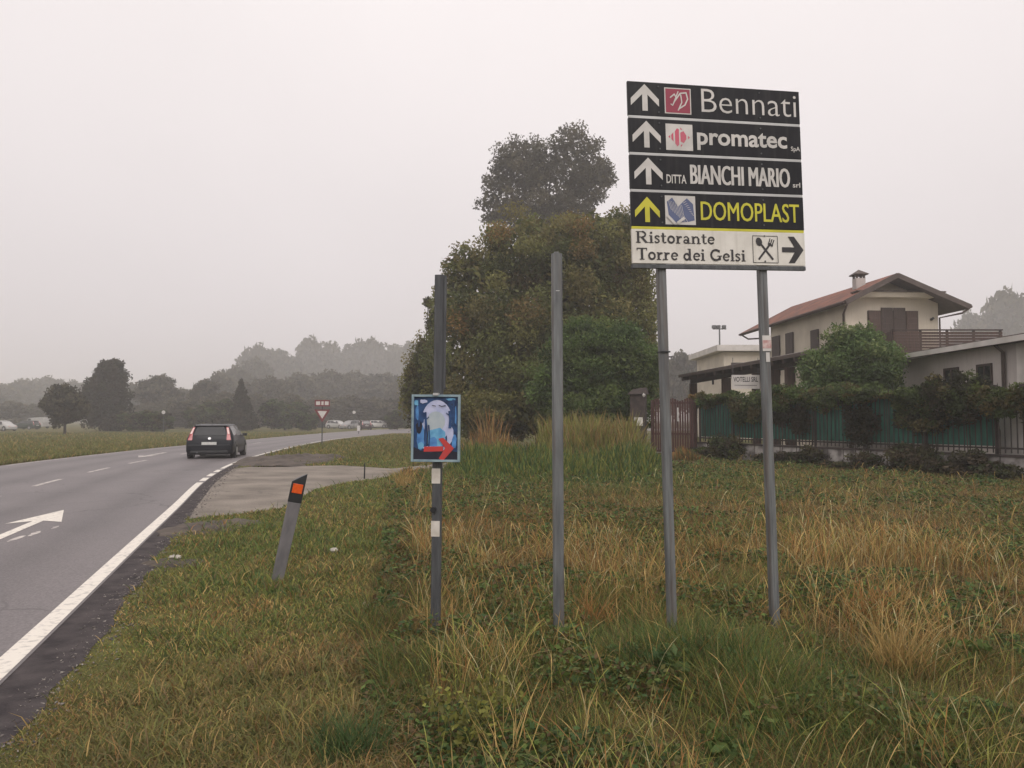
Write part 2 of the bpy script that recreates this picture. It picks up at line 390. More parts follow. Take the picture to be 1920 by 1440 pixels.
def line_at(Y, line):
    for a, b in zip(line, line[1:]):
        if a.y <= Y <= b.y and b.y > a.y: return a.lerp(b, (Y-a.y)/(b.y-a.y))
    return line[-1]
def seg(line, Y0, Y1):
    return [line_at(Y0, line)] + [p for p in line if Y0 < p.y < Y1] + [line_at(Y1, line)]
mk = MB()
def mark(line, Y0, Y1, w, z=0.012):
    a = seg(line, Y0, Y1); l, r = off(a, -w/2), off(a, w/2); n = len(a)
    mk.add([(p.x, p.y, z) for p in l] + [(p.x, p.y, z) for p in r], [(i, i+1, n+i+1, n+i)[::-1] for i in range(n-1)])
    return mk
EL = off(NE, -0.10)
mark(EL, -3, 19.8, 0.155)
for a, b in ((20.3, 21.4), (22.0, 23.1), (23.7, 24.8)): mark(EL, a, b, 0.16)
mark(EL, 25.4, 75, 0.13)
setp(mk.build("edge_line_marking", M['paint']), "solid white edge line along the near side of the road", "road marking", kind='structure')
mk = MB()
CL = off(NE, -3.85)
for a in (4.5, 9.5, 14.0, 18.7, 23.6, 28.4): mark(CL, a, a + 2.3, 0.13)
for a in (36, 41, 46, 52): mark(CL, a, a + 2.5, 0.13)
setp(mk.build("lane_marking", M['paint_worn']), "broken white line between the lanes of the road", "road marking", kind='structure')
mk = MB(); mark(off(FE, 0.2), 27, 100, 0.10)
mk.build("far_edge_marking", M['paint_worn']); setp(bpy.data.objects["far_edge_marking"], "worn white line along the far verge of the road", "road marking", kind='structure')
def arrow_mark(tip, ang, L, wh, hl, ws, name, mat, label):
    m = MB(); c, s = math.cos(ang), math.sin(ang)
    def T(x, y): return (tip[0] + x*c - y*s, tip[1] + x*s + y*c, 0.012)
    m.add([T(0, 0), T(-wh/2, -hl), T(-ws/2, -hl*0.86), T(-ws/2, -L), T(ws/2, -L), T(ws/2, -hl*0.86), T(wh/2, -hl)],
          [(0, 1, 2, 5, 6), (2, 3, 4, 5)])
    return setp(m.build(name, mat), label, "road marking", kind='structure')
arrow_mark((-8.0, 13.8), R(17), 5.2, 0.78, 1.8, 0.15, "arrow_marking", M['paint'], "white straight ahead arrow painted on the near lane")
arrow_mark((-16.0, 33.0), R(192), 5.0, 0.9, 1.8, 0.22, "arrow_marking", M['paint_worn'], "worn white arrow painted on the far lane")
m = MB()
for kz, (px, py, a, b) in enumerate(((66, 1001, .34, .06), (30, 1011, .3, .06), (104, 990, .2, .04))):
    p = gr(px, py); c, s = math.cos(R(107)), math.sin(R(107)); q = []
    for k in range(9):
        t = 2*math.pi*k/9; r_ = random.uniform(.6, 1.2); x, y = a*math.cos(t)*r_, b*math.sin(t)*r_
        q.append((p.x + x*c - y*s, p.y + x*s + y*c, 0.0102 + .0003*kz))
    m.add(q, [tuple(range(9))])
setp(m.build("faded_marking", M['paint_worn']), "faded remains of an older arrow beside the white arrow", "road marking", kind='structure')

DRV = [gr(355, 974), gr(400, 968), gr(444, 965), gr(533, 953), gr(560, 935), gr(591, 918), gr(650, 905), gr(735, 894), gr(790, 884), gr(900, 872), gr(1040, 862), gr(1200, 851), gr(1290, 846), gr(1220, 838), gr(1050, 850), gr(900, 862), gr(735, 879), gr(640, 873), gr(560, 874), gr(484, 876), gr(466, 876)]
m = MB(); edge = [(p.x, p.y, 0.006) for p in DRV]
rd = off(NE, 0.28)
edge += [(p.x, p.y, 0.006) for p in seg(rd, 14.0, 25.5)[::-1]]
m.add(edge, [tuple(range(len(edge)))])
streaks_c = M['concrete']; asphalt_detail(streaks_c)
setp(m.build("driveway", M['concrete']), "pale worn concrete driveway leaving the road", "driveway", kind='structure')
POLY = np.array([(p[0], p[1]) for p in edge])
def in_poly(x, y, P=POLY):
    r = np.zeros(len(x), bool); j = len(P) - 1
    for i in range(len(P)):
        c = ((P[i, 1] > y) != (P[j, 1] > y)) & (x < (P[j, 0]-P[i, 0])*(y-P[i, 1])/(P[j, 1]-P[i, 1]+1e-12) + P[i, 0])
        r ^= c; j = i
    return r
_ny = np.array([p.y for p in sh if p.y < 92]); _nx = np.array([p.x for p in sh if p.y < 92])
_fy = np.array([p.y for p in FE if p.y < 126]); _fx = np.array([p.x for p in FE if p.y < 126])
def on_road(x, y):
    return (x < np.interp(y, _ny, _nx)) & (x > np.interp(y, _fy, _fx))
# heaps of loose earth
def heap(px, py, rx, ry, h, name, label):
    p = gr(px, py); n = 44; V = []
    for j in range(n+1):
        for i in range(n+1):
            u, v = i/n*2-1, j/n*2-1
            d = math.hypot(u, v) * (.75 + .6*float(vnoise(u*2.2+px, v*2.2+py, 1, 9)))
            z = max(0, 1-d*d) * h * (0.3 + .9*float(vnoise(u*3+px, v*3, 1, 5)) + .8*float(vnoise(u*9+px, v*9, 1, 6))) - 0.015
            V.append((p.x + u*rx, p.y + v*ry, z))
    m = MB(); m.add(V, [(j*(n+1)+i, j*(n+1)+i+1, (j+1)*(n+1)+i+1, (j+1)*(n+1)+i) for j in range(n) for i in range(n)], 0, True)
    return setp(m.build(name, M['dirt']), label, "bare earth", kind='stuff')
heap(545, 864, 1.9, 4.0, 0.22, "dirt", "dark bare earth between the driveway and the road bend")
heap(395, 988, 0.75, 1.0, 0.06, "dirt", "crumbled dark earth at the near corner of the driveway")
heap(318, 1056, 0.45, 0.35, 0.04, "dirt", "dark muddy patch under the pale stone at the road edge")

r = np.random.default_rng(91); ng = 5200
gy = 2.4 + 24*r.random(ng)**1.5; gx_ = np.interp(gy, _ny, _nx) + r.normal(size=ng)*.10
gs_ = (.004 + .011*r.random(ng)**3)*(1+.04*gy)
dv = r.normal(size=(ng, 4, 3)); dv /= np.linalg.norm(dv, axis=2)[:, :, None]
gv = np.stack([gx_, gy, gs_*.4], 1)[:, None, :] + dv*gs_[:, None, None]*np.array((1.2, 1.2, .7))
ff = (np.arange(ng)*4)[:, None, None] + np.array([[0, 1, 2], [0, 2, 3], [0, 3, 1], [1, 3, 2]])[None]
gt_ = np.array([(.16, .14, .13), (.24, .21, .19), (.09, .08, .075), (.32, .29, .26)])[r.integers(0, 4, ng)]
gm_ = bpy.data.materials.new("gravel"); gm_.use_nodes = True
ga_ = gm_.node_tree.nodes.new("ShaderNodeAttribute"); ga_.attribute_name = "tint"
gm_.node_tree.links.new(ga_.outputs["Color"], gm_.node_tree.nodes["Principled BSDF"].inputs["Base Color"]); gm_.node_tree.nodes["Principled BSDF"].inputs["Roughness"].default_value = .9
setp(mesh_np("gravel", gv.reshape(-1, 3), NO4, ff.reshape(-1, 3), np.repeat(gt_, 4, 0), gm_), "loose gravel and grit strewn along the broken road edge", "gravel", kind='stuff')

# ------------------------------------------------------------------ text and flat shapes for signs
def text_mesh(txt, offset=0.0, sx_=1.0, space=1.0):
    cu = bpy.data.curves.new("lettering", 'FONT'); cu.body = txt; cu.offset = offset; cu.resolution_u = 3
    cu.space_character = space
    o = bpy.data.objects.new("lettering", cu); col.objects.link(o)
    dg = bpy.context.evaluated_depsgraph_get(); dg.update()
    me = bpy.data.meshes.new_from_object(o.evaluated_get(dg))
    V = [(v.co.x, v.co.y) for v in me.vertices]; Fc = [list(p.vertices) for p in me.polygons]
    bpy.data.objects.remove(o); bpy.data.curves.remove(cu); bpy.data.meshes.remove(me)
    return V, Fc
def fit(mb, VF, x0, x1, z0, z1, y, mi=0):
    V, Fc = VF
    ax, bx = min(v[0] for v in V), max(v[0] for v in V); az, bz = min(v[1] for v in V), max(v[1] for v in V)
    mb.add([(x0 + (v[0]-ax)/(bx-ax)*(x1-x0), y, z0 + (v[1]-az)/(bz-az)*(z1-z0)) for v in V], Fc, mi)
def fit_bold(mb, VF, x0, x1, z0, z1, y, d, mi=0):
    for k in (-1, 0, 1): fit(mb, VF, x0 + d + k*d, x1 - d + k*d, z0, z1, y - .00025*(k+1), mi)
def poly2(mb, pts, y, mi=0): mb.add([(p[0], y, p[1]) for p in pts], [tuple(range(len(pts)))], mi)
_d = [0]
def stroke(mb, pts, w, y, mi=0):
    """flat pen stroke; each piece sits a hair in front of the last so no two faces share a plane"""
    for i in range(len(pts) - 1):
        a, b = Vector(pts[i]), Vector(pts[i+1]); d = b - a
        if d.length < 1e-6: continue
        d.normalize(); nrm = Vector((-d.y, d.x)) * w/2
        ea = d * (w*0.22 if i > 0 else 0); eb = d * (w*0.22 if i < len(pts)-2 else 0)
        _d[0] = (_d[0] + 1) % 12
        poly2(mb, [a-ea-nrm, b+eb-nrm, b+eb+nrm, a-ea+nrm], y - _d[0]*0.00012, mi)
def arc(cx, cy, rx, ry, a0, a1, n=14):
    return [(cx + rx*math.cos(R(a0+(a1-a0)*k/n)), cy + ry*math.sin(R(a0+(a1-a0)*k/n))) for k in range(n+1)]
SERIF = {
 'R': (.88, [([(.15,0),(.15,1)],.17), ([(0,.03),(.32,.03)],.06), ([(0,.97),(.44,.97)],.06), (arc(.42,.735,.22,.235,90,-90),.12), ([(.15,.5),(.42,.5)],.06), ([(.38,.5),(.70,.02)],.16), ([(.6,.03),(.86,.03)],.06)]),
 'i': (.33, [([(.15,0),(.15,.66)],.16), ([(0,.03),(.3,.03)],.06), ([(.01,.63),(.16,.63)],.06), ([(.15,.8),(.15,.97)],.17)]),
 's': (.47, [([(.37,.52),(.31,.6),(.2,.63),(.1,.57),(.09,.47),(.2,.38),(.32,.27),(.35,.16),(.26,.05),(.14,.04),(.05,.14)],.10)]),
 't': (.42, [([(.16,.1),(.16,.86)],.15), ([(0,.62),(.36,.62)],.07), ([(.16,.1),(.24,.03),(.37,.09)],.08)]),
 'o': (.60, [(arc(.28,.33,.20,.28,0,360,18),.14)]),
 'r': (.49, [([(.14,0),(.14,.64)],.16), ([(0,.03),(.3,.03)],.06), ([(.01,.62),(.14,.62)],.06), ([(.18,.42),(.28,.58),(.42,.56)],.12)]),
 'a': (.57, [(arc(.2,.19,.13,.14,0,360,12),.10), ([(.37,0),(.37,.52)],.14), ([(.07,.5),(.16,.61),(.28,.61),(.37,.5)],.09), ([(.37,.04),(.52,.05)],.07)]),
 'n': (.70, [([(.14,0),(.14,.64)],.16), ([(0,.03),(.28,.03)],.06), ([(.01,.62),(.14,.62)],.06), ([(.18,.48),(.3,.61),(.42,.59),(.5,.46)],.10), ([(.5,0),(.5,.48)],.15), ([(.37,.03),(.65,.03)],.06)]),
 'e': (.55, [(arc(.27,.33,.2,.28,5,320,14),.12), ([(.1,.35),(.46,.35)],.06)]),
 'T': (.78, [([(.38,0),(.38,.97)],.18), ([(.03,.96),(.73,.96)],.08), ([(.05,.78),(.05,.97)],.06), ([(.71,.78),(.71,.97)],.06), ([(.22,.03),(.54,.03)],.06)]),
 'd': (.68, [(arc(.25,.31,.18,.26,0,360,16),.13), ([(.46,0),(.46,1)],.15), ([(.32,.97),(.46,.97)],.06), ([(.46,.03),(.6,.03)],.06)]),
 'G': (.90, [(arc(.42,.5,.33,.44,45,322,18),.15), ([(.70,.06),(.70,.42)],.16), ([(.52,.42),(.86,.42)],.06), ([(.68,.72),(.68,.95)],.06)]),
 'l': (.32, [([(.15,0),(.15,1)],.16), ([(0,.03),(.3,.03)],.06), ([(0,.97),(.15,.97)],.06)]),
 ' ': (.32, [])}
def serif_text(mb, txt, x0, x1, z0, cap, y, mi=0):
    tot = sum(SERIF[c][0] for c in txt); k = (x1-x0)/tot; x = x0
    for c in txt:
        adv, strokes = SERIF[c]
        for pts, w in strokes: stroke(mb, [(x + p[0]*k, z0 + p[1]*cap) for p in pts], w*(k*0.6+cap*0.4), y, mi)
        x += adv*k
def up_arrow(mb, cx, z0, z1, w, y, mi=0):
    h = z1 - z0; t = h*0.27
    # chevron head and stem
    poly2(mb, [(cx, z1), (cx-w/2, z1-h*0.55), (cx-w/2, z1-h*0.55-t), (cx, z1-t*1.05), (cx+w/2, z1-h*0.55-t), (cx+w/2, z1-h*0.55)], y, mi)
    s = w*0.095
    poly2(mb, [(cx-s, z0), (cx+s, z0), (cx+s, z1-t*0.95), (cx-s, z1-t*0.95)], y-0.0004, mi)

# ------------------------------------------------------------------ posts (lipped steel channel)
def channel_outline(w, d):
    t = 0.004; r = w*0.14
    o = [(-w/2, d/2), (-w/2, -d/2+r), (-w/2+r, -d/2), (w/2-r, -d/2), (w/2, -d/2+r), (w/2, d/2)]
    i = [(w/2-w*.26, d/2), (w/2-w*.26, d/2-t), (w/2-t, d/2-t), (w/2-t, -d/2+r), (w/2-r, -d/2+t), (-w/2+r, -d/2+t), (-w/2+t, -d/2+r), (-w/2+t, d/2-t), (-w/2+w*.26, d/2-t), (-w/2+w*.26, d/2)]
    return o + i
def channel_post(mb, x, y, z0, z1, w=0.066, d=0.045, mi=0):
    mb.prism([(x+p[0], y+p[1]) for p in channel_outline(w, d)], z0, z1, mi)
    # pressed groove down the face
    mb.box(x-w*.10, x+w*.10, y-d/2-0.003, y-d/2+0.001, z0, z1-0.002, mi)

# the direction sign -------------------------------------------------
Lm, Rm = at(1177, 327, 5.45), at(1498, 339, 5.71)
u = Rm - Lm; yaw = math.atan2(u.y, u.x); W = math.hypot(u.x, u.y)
LEAN = R(-1.35)
Hs = 1.33
ctr = (Lm + Rm) / 2
up = Matrix.Rotation(yaw, 3, 'Z') @ Matrix.Rotation(LEAN, 3, 'Y') @ Vector((0, 0, 1))
zc = ctr.z / up.z
base = ctr - up * zc
sign = thing("direction_sign", "tall roadside sign of four black panels and one cream panel on two steel posts", "direction sign", base, (0, LEAN, yaw))
zb = zc - Hs/2; zt = zc + Hs/2
SW = W
def sX(s): return -SW/2 + s*SW
ph, gap = 0.2475, 0.0205
panels = []
for i in range(5):
    z1 = zt - i*(ph+gap); panels.append((z1-ph, z1))
FR = -0.045
names = ["black panel with a red square emblem at the top of the sign", "black panel with a white square emblem", "black panel of two words without an emblem",
         "black panel with yellow arrow and yellow lettering", "cream panel with a crossed fork and spoon and a right arrow"]
for i, (z0, z1) in enumerate(panels):
    m = MB(); m.box(-SW/2, SW/2, FR, FR+0.022, z0, z1)
    mat = M['cream_film'] if i == 4 else M['black_film']
    p = m.build("sign_panel", [mat], sign, bevel=0.003); p["label"] = names[i]
    def tz(t): return z1 - t*(z1-z0)
    y = FR - 0.0022
    if i < 4:
        a = MB()
        if i < 3: up_arrow(a, sX(.095 + .004*i), tz(.86), tz(.07), .158*SW, y)
        else: up_arrow(a, sX(.09), tz(.88), tz(.14), .138*SW, y)
        a.build("arrow", [M['yellow_film'] if i == 3 else M['white_film']], p)
    if i < 4:   # thin pale rail below each black panel
        b = MB(); b.box(-SW/2+.003, SW/2-.003, FR+.002, FR+0.016, z0-gap+0.001, z0-0.001)
        b.build("rail", [M['yellow_film'] if i == 3 else M['alu']], p)
    if i == 0:
        e = MB(); poly2(e, [(sX(.206), tz(.90)), (sX(.357), tz(.90)), (sX(.357), tz(.13)), (sX(.206), tz(.13))], y, 0)
        poly2(e, [(sX(.212), tz(.87)), (sX(.351), tz(.87)), (sX(.351), tz(.16)), (sX(.212), tz(.16))], y-.001, 1)
        def q(a, b): return (sX(.212 + .139*a), tz(.87 - .71*b))
        stroke(e, [q(.18,.62), q(.36,.78), q(.44,.62), q(.3,.36)], .009, y-.002)
        stroke(e, [q(.52,.9), q(.4,.6), q(.28,.3), q(.2,.36)], .008, y-.002)
        stroke(e, [q(.34,.45), q(.6,.82), q(.84,.86), q(.9,.6), q(.78,.34), q(.52,.16)], .010, y-.002)
        stroke(e, [q(.62,.78), q(.66,.45), q(.5,.1)], .009, y-.002)
        e.build("emblem", [M['white_film'], M['red_film']], p)
        t = MB(); fit(t, text_mesh("Bennati", -0.010), sX(.417), sX(.978), tz(.80), tz(.10), y); t.build("lettering", [M['white_film']], p)
    if i == 1:
        e = MB(); poly2(e, [(sX(.207), tz(.90)), (sX(.36), tz(.90)), (sX(.36), tz(.12)), (sX(.207), tz(.12))], y, 0)
        def q(a, b): return (sX(.207 + .153*a), tz(.90 - .78*b))
        poly2(e, [q(.42,.14), q(.49,.22), q(.49,.80), q(.42,.84), q(.34,.72), q(.34,.26)], y-.001, 1)
        poly2(e, [q(.54,.34), q(.66,.28), q(.76,.44), q(.76,.58), q(.66,.74), q(.54,.68)], y-.001, 1)
        poly2(e, [q(.28,.32), q(.28,.68), q(.2,.58), q(.2,.42)], y-.001, 1)
        poly2(e, [q(.16,.44), q(.16,.57), q(.09,.5)], y-.001, 1)
        poly2(e, [q(.82,.44), q(.90,.5), q(.82,.57)], y-.001, 1)
        poly2(e, [q(.54,.8), q(.62,.78), q(.55,.88)], y-.001, 1); poly2(e, [q(.55,.12), q(.62,.23), q(.54,.22)], y-.001, 1)
        e.build("emblem", [M['white_film'], M['pink_film']], p)
        t = MB(); fit(t, text_mesh("promatec", 0.024), sX(.385), sX(.915), tz(.86), tz(.25), y); t.build("lettering", [M['white_film']], p); t = MB()
        fit(t, text_mesh("SpA", 0.01), sX(.937), sX(.992), tz(.80), tz(.62), y); t.build("lettering", [M['white_film']], p)
    if i == 2:
        t = MB(); fit(t, text_mesh("DITTA", 0.015), sX(.203), sX(.316), tz(.80), tz(.54), y); t.build("lettering", [M['white_film']], p); t = MB()
        fit_bold(t, text_mesh("BIANCHI MARIO"), sX(.338), sX(.925), tz(.80), tz(.22), y, .0045)
        t.build("lettering", [M['white_film']], p); t = MB()
        fit(t, text_mesh("srl", 0.015), sX(.94), sX(.985), tz(.79), tz(.64), y); t.build("lettering", [M['white_film']], p)
    if i == 3:
        e = MB(); poly2(e, [(sX(.19), tz(.93)), (sX(.362), tz(.93)), (sX(.362), tz(.08)), (sX(.19), tz(.08))], y, 0)
        def q(a, b): return (sX(.19 + .172*a), tz(.93 - .85*b))
        poly2(e, [q(.06,.78), q(.24,.93), q(.5,.5), q(.72,.10), q(.36,.06), q(.12,.22)][::-1], y-.0008, 1)
        poly2(e, [q(.40,.60), q(.72,.92), q(.92,.72), q(.96,.16), q(.74,.10), q(.56,.40)][::-1], y-.0014, 1)
        for k in range(9):
            stroke(e, [q(.10 + .055*k, .84 - .02*k), q(.20 + .055*k, .50 - .055*k)], .0028, y-.002, 0)
            stroke(e, [q(.55 + .04*k, .80 - .055*k), q(.66 + .034*k, .88 - .07*k)], .0028, y-.0035, 0)
        stroke(e, [q(.06,.30), q(.3,.03)], .02, y-.0052, 0)
        stroke(e, [q(.38,.04), q(.62,.24)], .02, y-.0052, 0)
        e.build("emblem", [M['white_film'], M['blue_film']], p)
        t = MB(); fit_bold(t, text_mesh("DOMOPLAST"), sX(.392), sX(.972), tz(.78), tz(.22), y, .0018); t.build("lettering", [M['yellow_film']], p)
    if i == 4:
        t = MB(); serif_text(t, "Ristorante", sX(.022), sX(.47), tz(.40), .082, y); t.build("lettering", [M['dark_film']], p)
        t = MB(); serif_text(t, "Torre dei Gelsi", sX(.022), sX(.645), tz(.89), .084, y)
        t.build("lettering", [M['dark_film']], p)
        e = MB(); x0, x1, q0, q1 = sX(.688), sX(.835), tz(.92), tz(.12)
        for s_ in ([(x0,q0),(x1,q0)], [(x0,q1),(x1,q1)], [(x0,q0),(x0,q1)], [(x1,q0),(x1,q1)]): stroke(e, s_, .0045, y)
        def q(a, b): return (x0 + (x1-x0)*a, q0 + (q1-q0)*b)
        stroke(e, [q(.22,.12), q(.70,.70)], .015, y); stroke(e, [q(.80,.12), q(.32,.70)], .015, y)
        poly2(e, [(q(.25,.76)[0] + .022*math.cos(a)*1.0 - .012*math.sin(a), q(.25,.78)[1] + .030*math.sin(a) + .010*math.cos(a)) for a in [2*math.pi*k/14 for k in range(14)]], y-.0016)
        for da in (-.10, -.02, .06): stroke(e, [q(.66+da+.06, .66), q(.76+da+.04, .88-da*.3)], .008, y)
        stroke(e, [q(.62,.74), q(.80,.62)], .014, y)
        e.build("pictogram", [M['dark_film']], p)
        a = MB(); ax0, ax1, am = sX(.86), sX(.99), tz(.52); hh = (z1-z0)*.40
        poly2(a, [(ax1, am), (ax1-.075, am+hh), (ax1-.125, am+hh), (ax1-.062, am), (ax1-.125, am-hh), (ax1-.075, am-hh)], y)
        poly2(a, [(ax0, am-.019), (ax1-.05, am-.019), (ax1-.05, am+.019), (ax0, am+.019)], y-.0005)
        a.build("arrow", [M['dark_film']], p)
for s in (.172, .758):
    for (z0, z1) in panels:
        for z in (z0+.03, z1-.03):
            m = MB(); m.disc((sX(s), FR-.003, z), .006, (0, 1, 0), .005, 10)
            m.build("bolt", [M['galv_dark']], sign)
m = MB(); m.box(-SW/2, SW/2, FR+.001, FR+.03, zb-.022, zb+.006); m.build("bottom_rail", [M['galv_dark']], sign)
for k, s in enumerate((.172, .758)):
    m = MB(); channel_post(m, sX(s), 0.004, -0.3, zt-.05, .064, .048)
    po = m.build("post", [M['galv']], sign)
    if k == 1:
        c = MB(); c.box(sX(s)-.034, sX(s)+.034, -.0265, -.024, zb-.62, zb-.505, 0); c.box(sX(s)-.034, sX(s)+.034, -.0285, -.0266, zb-.60, zb-.54, 1)
        st = c.build("sticker", [M['white_film'], noise_mat("faded pink print", (.45, .24, .23), .6, (.6, .5, .48), 30)], po)
        c = MB(); c.box(sX(s)-.01, sX(s)+.02, -.0262, -.024, zb-.70, zb-.63); c.build("sticker", [M['white_film']], po)
    else:
        c = MB(); c.box(sX(s)-.037, sX(s)+.037, -.032, .034, zb-.625, zb-.615); c.box(sX(s)+.03, sX(s)+.062, -.02, .0, zb-.66, zb-.652)
        c.build("strap", [M['plastic_black']], po)
for s in (.172, .758):
    for (z0, z1) in panels[::2]:
        m = MB(); m.box(sX(s)-.05, sX(s)+.05, FR+.0225, -.021, (z0+z1)/2-.02, (z0+z1)/2+.02); m.build("bracket", [M['galv_dark']], sign)

# the bare post and the poster post ----------------------------------
b0, t0 = at(1048, 1215, 5.42), at(1043, 476, 5.42)
p_ = thing("steel_post", "bare grey steel post with no sign on it", "post", (b0.x, b0.y, 0), (0, R(-.15), R(4)))
m = MB(); channel_post(m, 0, 0, -.3, t0.z, .074, .05)
m.box(-.02, .012, -.02, .015, t0.z-.01, t0.z+.012)
m.build("shaft", [M['galv']], p_)
m = MB(); m.box(-.012, .014, -.0305, -.0275, t0.z-.272, t0.z-.266); m.build("rivet", [M['alu']], p_)
YP = 5.62
b1, t1 = at(816, 1190, YP), at(824.5, 516, YP)
p_ = thing("steel_post", "dark steel post banded in white tape behind the framed poster", "post", (b1.x, b1.y, 0), (0, math.atan2(t1.x-b1.x, t1.z), R(-6)))
m = MB(); channel_post(m, 0, 0, -.3, t1.z, .068, .045); m.box(.036, .05, -.01, .02, at(824, 730, YP).z, t1.z-.005)
post = m.build("shaft", [M['galv_dark']], p_)
for (ya, yb) in ((878, 906), (976, 1005)):
    za, zb_ = at(816, yb, YP).z, at(816, ya, YP).z
    m = MB(); m.box(-.0355, .0275, -.0275, -.0238, za, zb_); m.build("tape_band", [M['white_tape']], p_)
zk = at(811, 955, YP).z
m = MB(); m.disc((-.018, -.036, zk), .022, (0, 1, 0), .022, 16); m.tube([(-.018, -.03, zk), (-.018, -.02, zk)], .01, 8); m.build("cap", [M['plastic_black']], p_)

# poster: generic night scene stand-in, framed, with red arrow
PL, PR = at(771, 802, YP-.06), at(863, 803, YP-.06)
PT, PB = at(817, 740, YP-.06), at(817, 866, YP-.06)
pw, phh = PR.x-PL.x, PT.z-PB.z
po = thing("framed_poster", "small framed dark blue night poster with a sprayed red arrow", "poster", ((PL.x+PR.x)/2, YP-.06, PB.z), (0, R(.4), R(-4)))
m = MB(); fw = .017
m.box(-pw/2, -pw/2+fw, -.02, .014, 0, phh); m.box(pw/2-fw, pw/2, -.02, .014, 0, phh)
m.box(-pw/2+fw+.0005, pw/2-fw-.0005, -.018, .013, 0, fw); m.box(-pw/2+fw+.0005, pw/2-fw-.0005, -.018, .013, phh-fw, phh)
m.build("frame", [noise_mat("pale blue frame", (.27, .36, .40), .5, (.17, .25, .30), 14)], po, bevel=.002)
pm = noise_mat("night print", (.030, .085, .22), .45, (.012, .022, .065), 11, detail=6, spec=.4)
m = MB(); y = -.004
A = lambda a, b: (-pw/2 + a*pw, b*phh)
poly2(m, [A(.04,.03), A(.96,.03), A(.96,.97), A(.04,.97)], y, 0)
poly2(m, [A(.52 + .31*math.cos(t), .62 + .30*math.sin(t)) for t in [2*math.pi*k/28 for k in range(28)]], y-.001, 1)
poly2(m, [A(.50 + .19*math.cos(t), .60 + .15*math.sin(t)) for t in [2*math.pi*k/24 for k in range(24)]], y-.002, 2)
rp = random.Random(5)
def blob(cx, cz, rx, rz, d, mi):
    poly2(m, [A(min(.95, max(.05, cx + rx*math.cos(t)*rp.uniform(.7, 1.2))), min(.96, max(.04, cz + rz*math.sin(t)*rp.uniform(.7, 1.2)))) for t in [2*math.pi*k/11 for k in range(11)]], y-d, mi)
d = .0025
for (cx, cz, rx, rz, mi) in ((.5, .34, .20, .16, 3), (.2, .36, .10, .18, 4), (.45, .28, .1, .1, 4), (.80, .40, .09, .12, 1), (.62, .40, .09, .1, 3), (.88, .30, .06, .10, 4), (.16, .52, .07, .1, 6), (.30, .40, .04, .22, 6),
        (.22, .66, .06, .08, 0), (.12, .74, .05, .12, 4), (.10, .88, .05, .05, 3), (.24, .90, .08, .03, 1), (.80, .93, .1, .02, 3), (.91, .7, .03, .16, 4), (.86, .84, .04, .06, 6), (.5, .20, .3, .04, 1), (.19, .24, .07, .06, 3)):
    blob(cx, cz, rx, rz, d, mi); d += .00022
for (x, w_, z0, z1) in ((.155, .04, .52, .93), (.29, .045, .20, .74), (.36, .03, .2, .55), (.86, .05, .55, .93), (.79, .06, .50, .76), (.93, .03, .4, .9)):
    stroke(m, [A(x, z0), A(x+.012, (z0+z1)/2), A(x-.005, z1)], w_*pw, y-.0068, 0)
for (x, z, dx, dz_) in ((.29, .62, .07, .05), (.29, .70, -.06, .04), (.79, .68, -.08, .05), (.79, .62, .06, .06), (.155, .8, .06, .05), (.86, .8, -.06, .06)):
    stroke(m, [A(x, z), A(x+dx, z+dz_)], .006, y-.0068, 0)
stroke(m, [A(.56,.84), A(.62,.825), A(.70,.838)], .006, y-.0085, 6); stroke(m, [A(.42,.84), A(.50,.828)], .005, y-.0085, 6)
poly2(m, [A(.05,.035), A(.95,.035), A(.95,.15), A(.7,.18), A(.4,.14), A(.2,.17), A(.05,.22)], y-.0088, 6)
m.build("print", [pm, noise_mat("moon haze print", (.50, .52, .70), .5, (.38, .42, .62), 20), noise_mat("pale moon print", (.42, .47, .50), .5, (.36, .42, .47), 20),
    noise_mat("blue mist print", (.16, .42, .62), .5, (.08, .26, .48), 20), noise_mat("blue print", (.09, .27, .58), .5, (.045, .15, .38), 20),
    noise_mat("bark print", (.42, .38, .36), .5, (.3, .27, .27), 20), noise_mat("navy print", (.012, .013, .03), .5, (.008, .008, .02), 20)], po)
m = MB()
poly2(m, [A(.26,.15), A(.66,.16), A(.66,.235), A(.27,.225)], y-.0112)
poly2(m, [A(.88,.205), A(.66,.36), A(.56,.345), A(.70,.21), A(.57,.05), A(.66,.02)], y-.0118)
m.build("sprayed_arrow", [noise_mat("red spray paint", (.52, .035, .03), .5, (.42, .05, .05), 24)], po)
m = MB(); m.box(-.02, .02, -.03, .02, phh-.006, phh+.012); m.build("clip", [M['alu']], po)

# delineator ---------------------------------------------------------
db, dt = gr(519, 1090), at(556, 890, 7.68)
d_ = thing("delineator_post", "grey plastic delineator post leaning right with black top and orange reflector", "delineator post", db, (R(2), math.atan2(dt.x-db.x, dt.z), R(18)))
Lh = dt.z + .03
def dsec(z): k = 1 - .0*z; return .058 + .010*z
m = MB()
def tri(w): return [(-w, -.035), (w, -.035), (w*.92, -.005), (w*.35, .05), (-w*.35, .05), (-w*.92, -.005)]
zs = (-.3, Lh-.30)
b = [(p[0], p[1], zs[0]) for p in tri(.056)]; t = [(p[0], p[1], zs[1]) for p in tri(.066)]
m.add(b + t, [tuple(range(6))[::-1], tuple(range(6, 12))] + [(i, (i+1) % 6, 6+(i+1) % 6, 6+i) for i in range(6)])
m.build("shaft", [M['plastic_grey']], d_, bevel=.006)
m = MB(); tt = tri(.0685)
b = [(p[0], p[1]*1.03, Lh-.30) for p in tt]; t = [(p[0], p[1]*1.03, Lh - .045 + .05*(p[0]/.0685)) for p in tt]
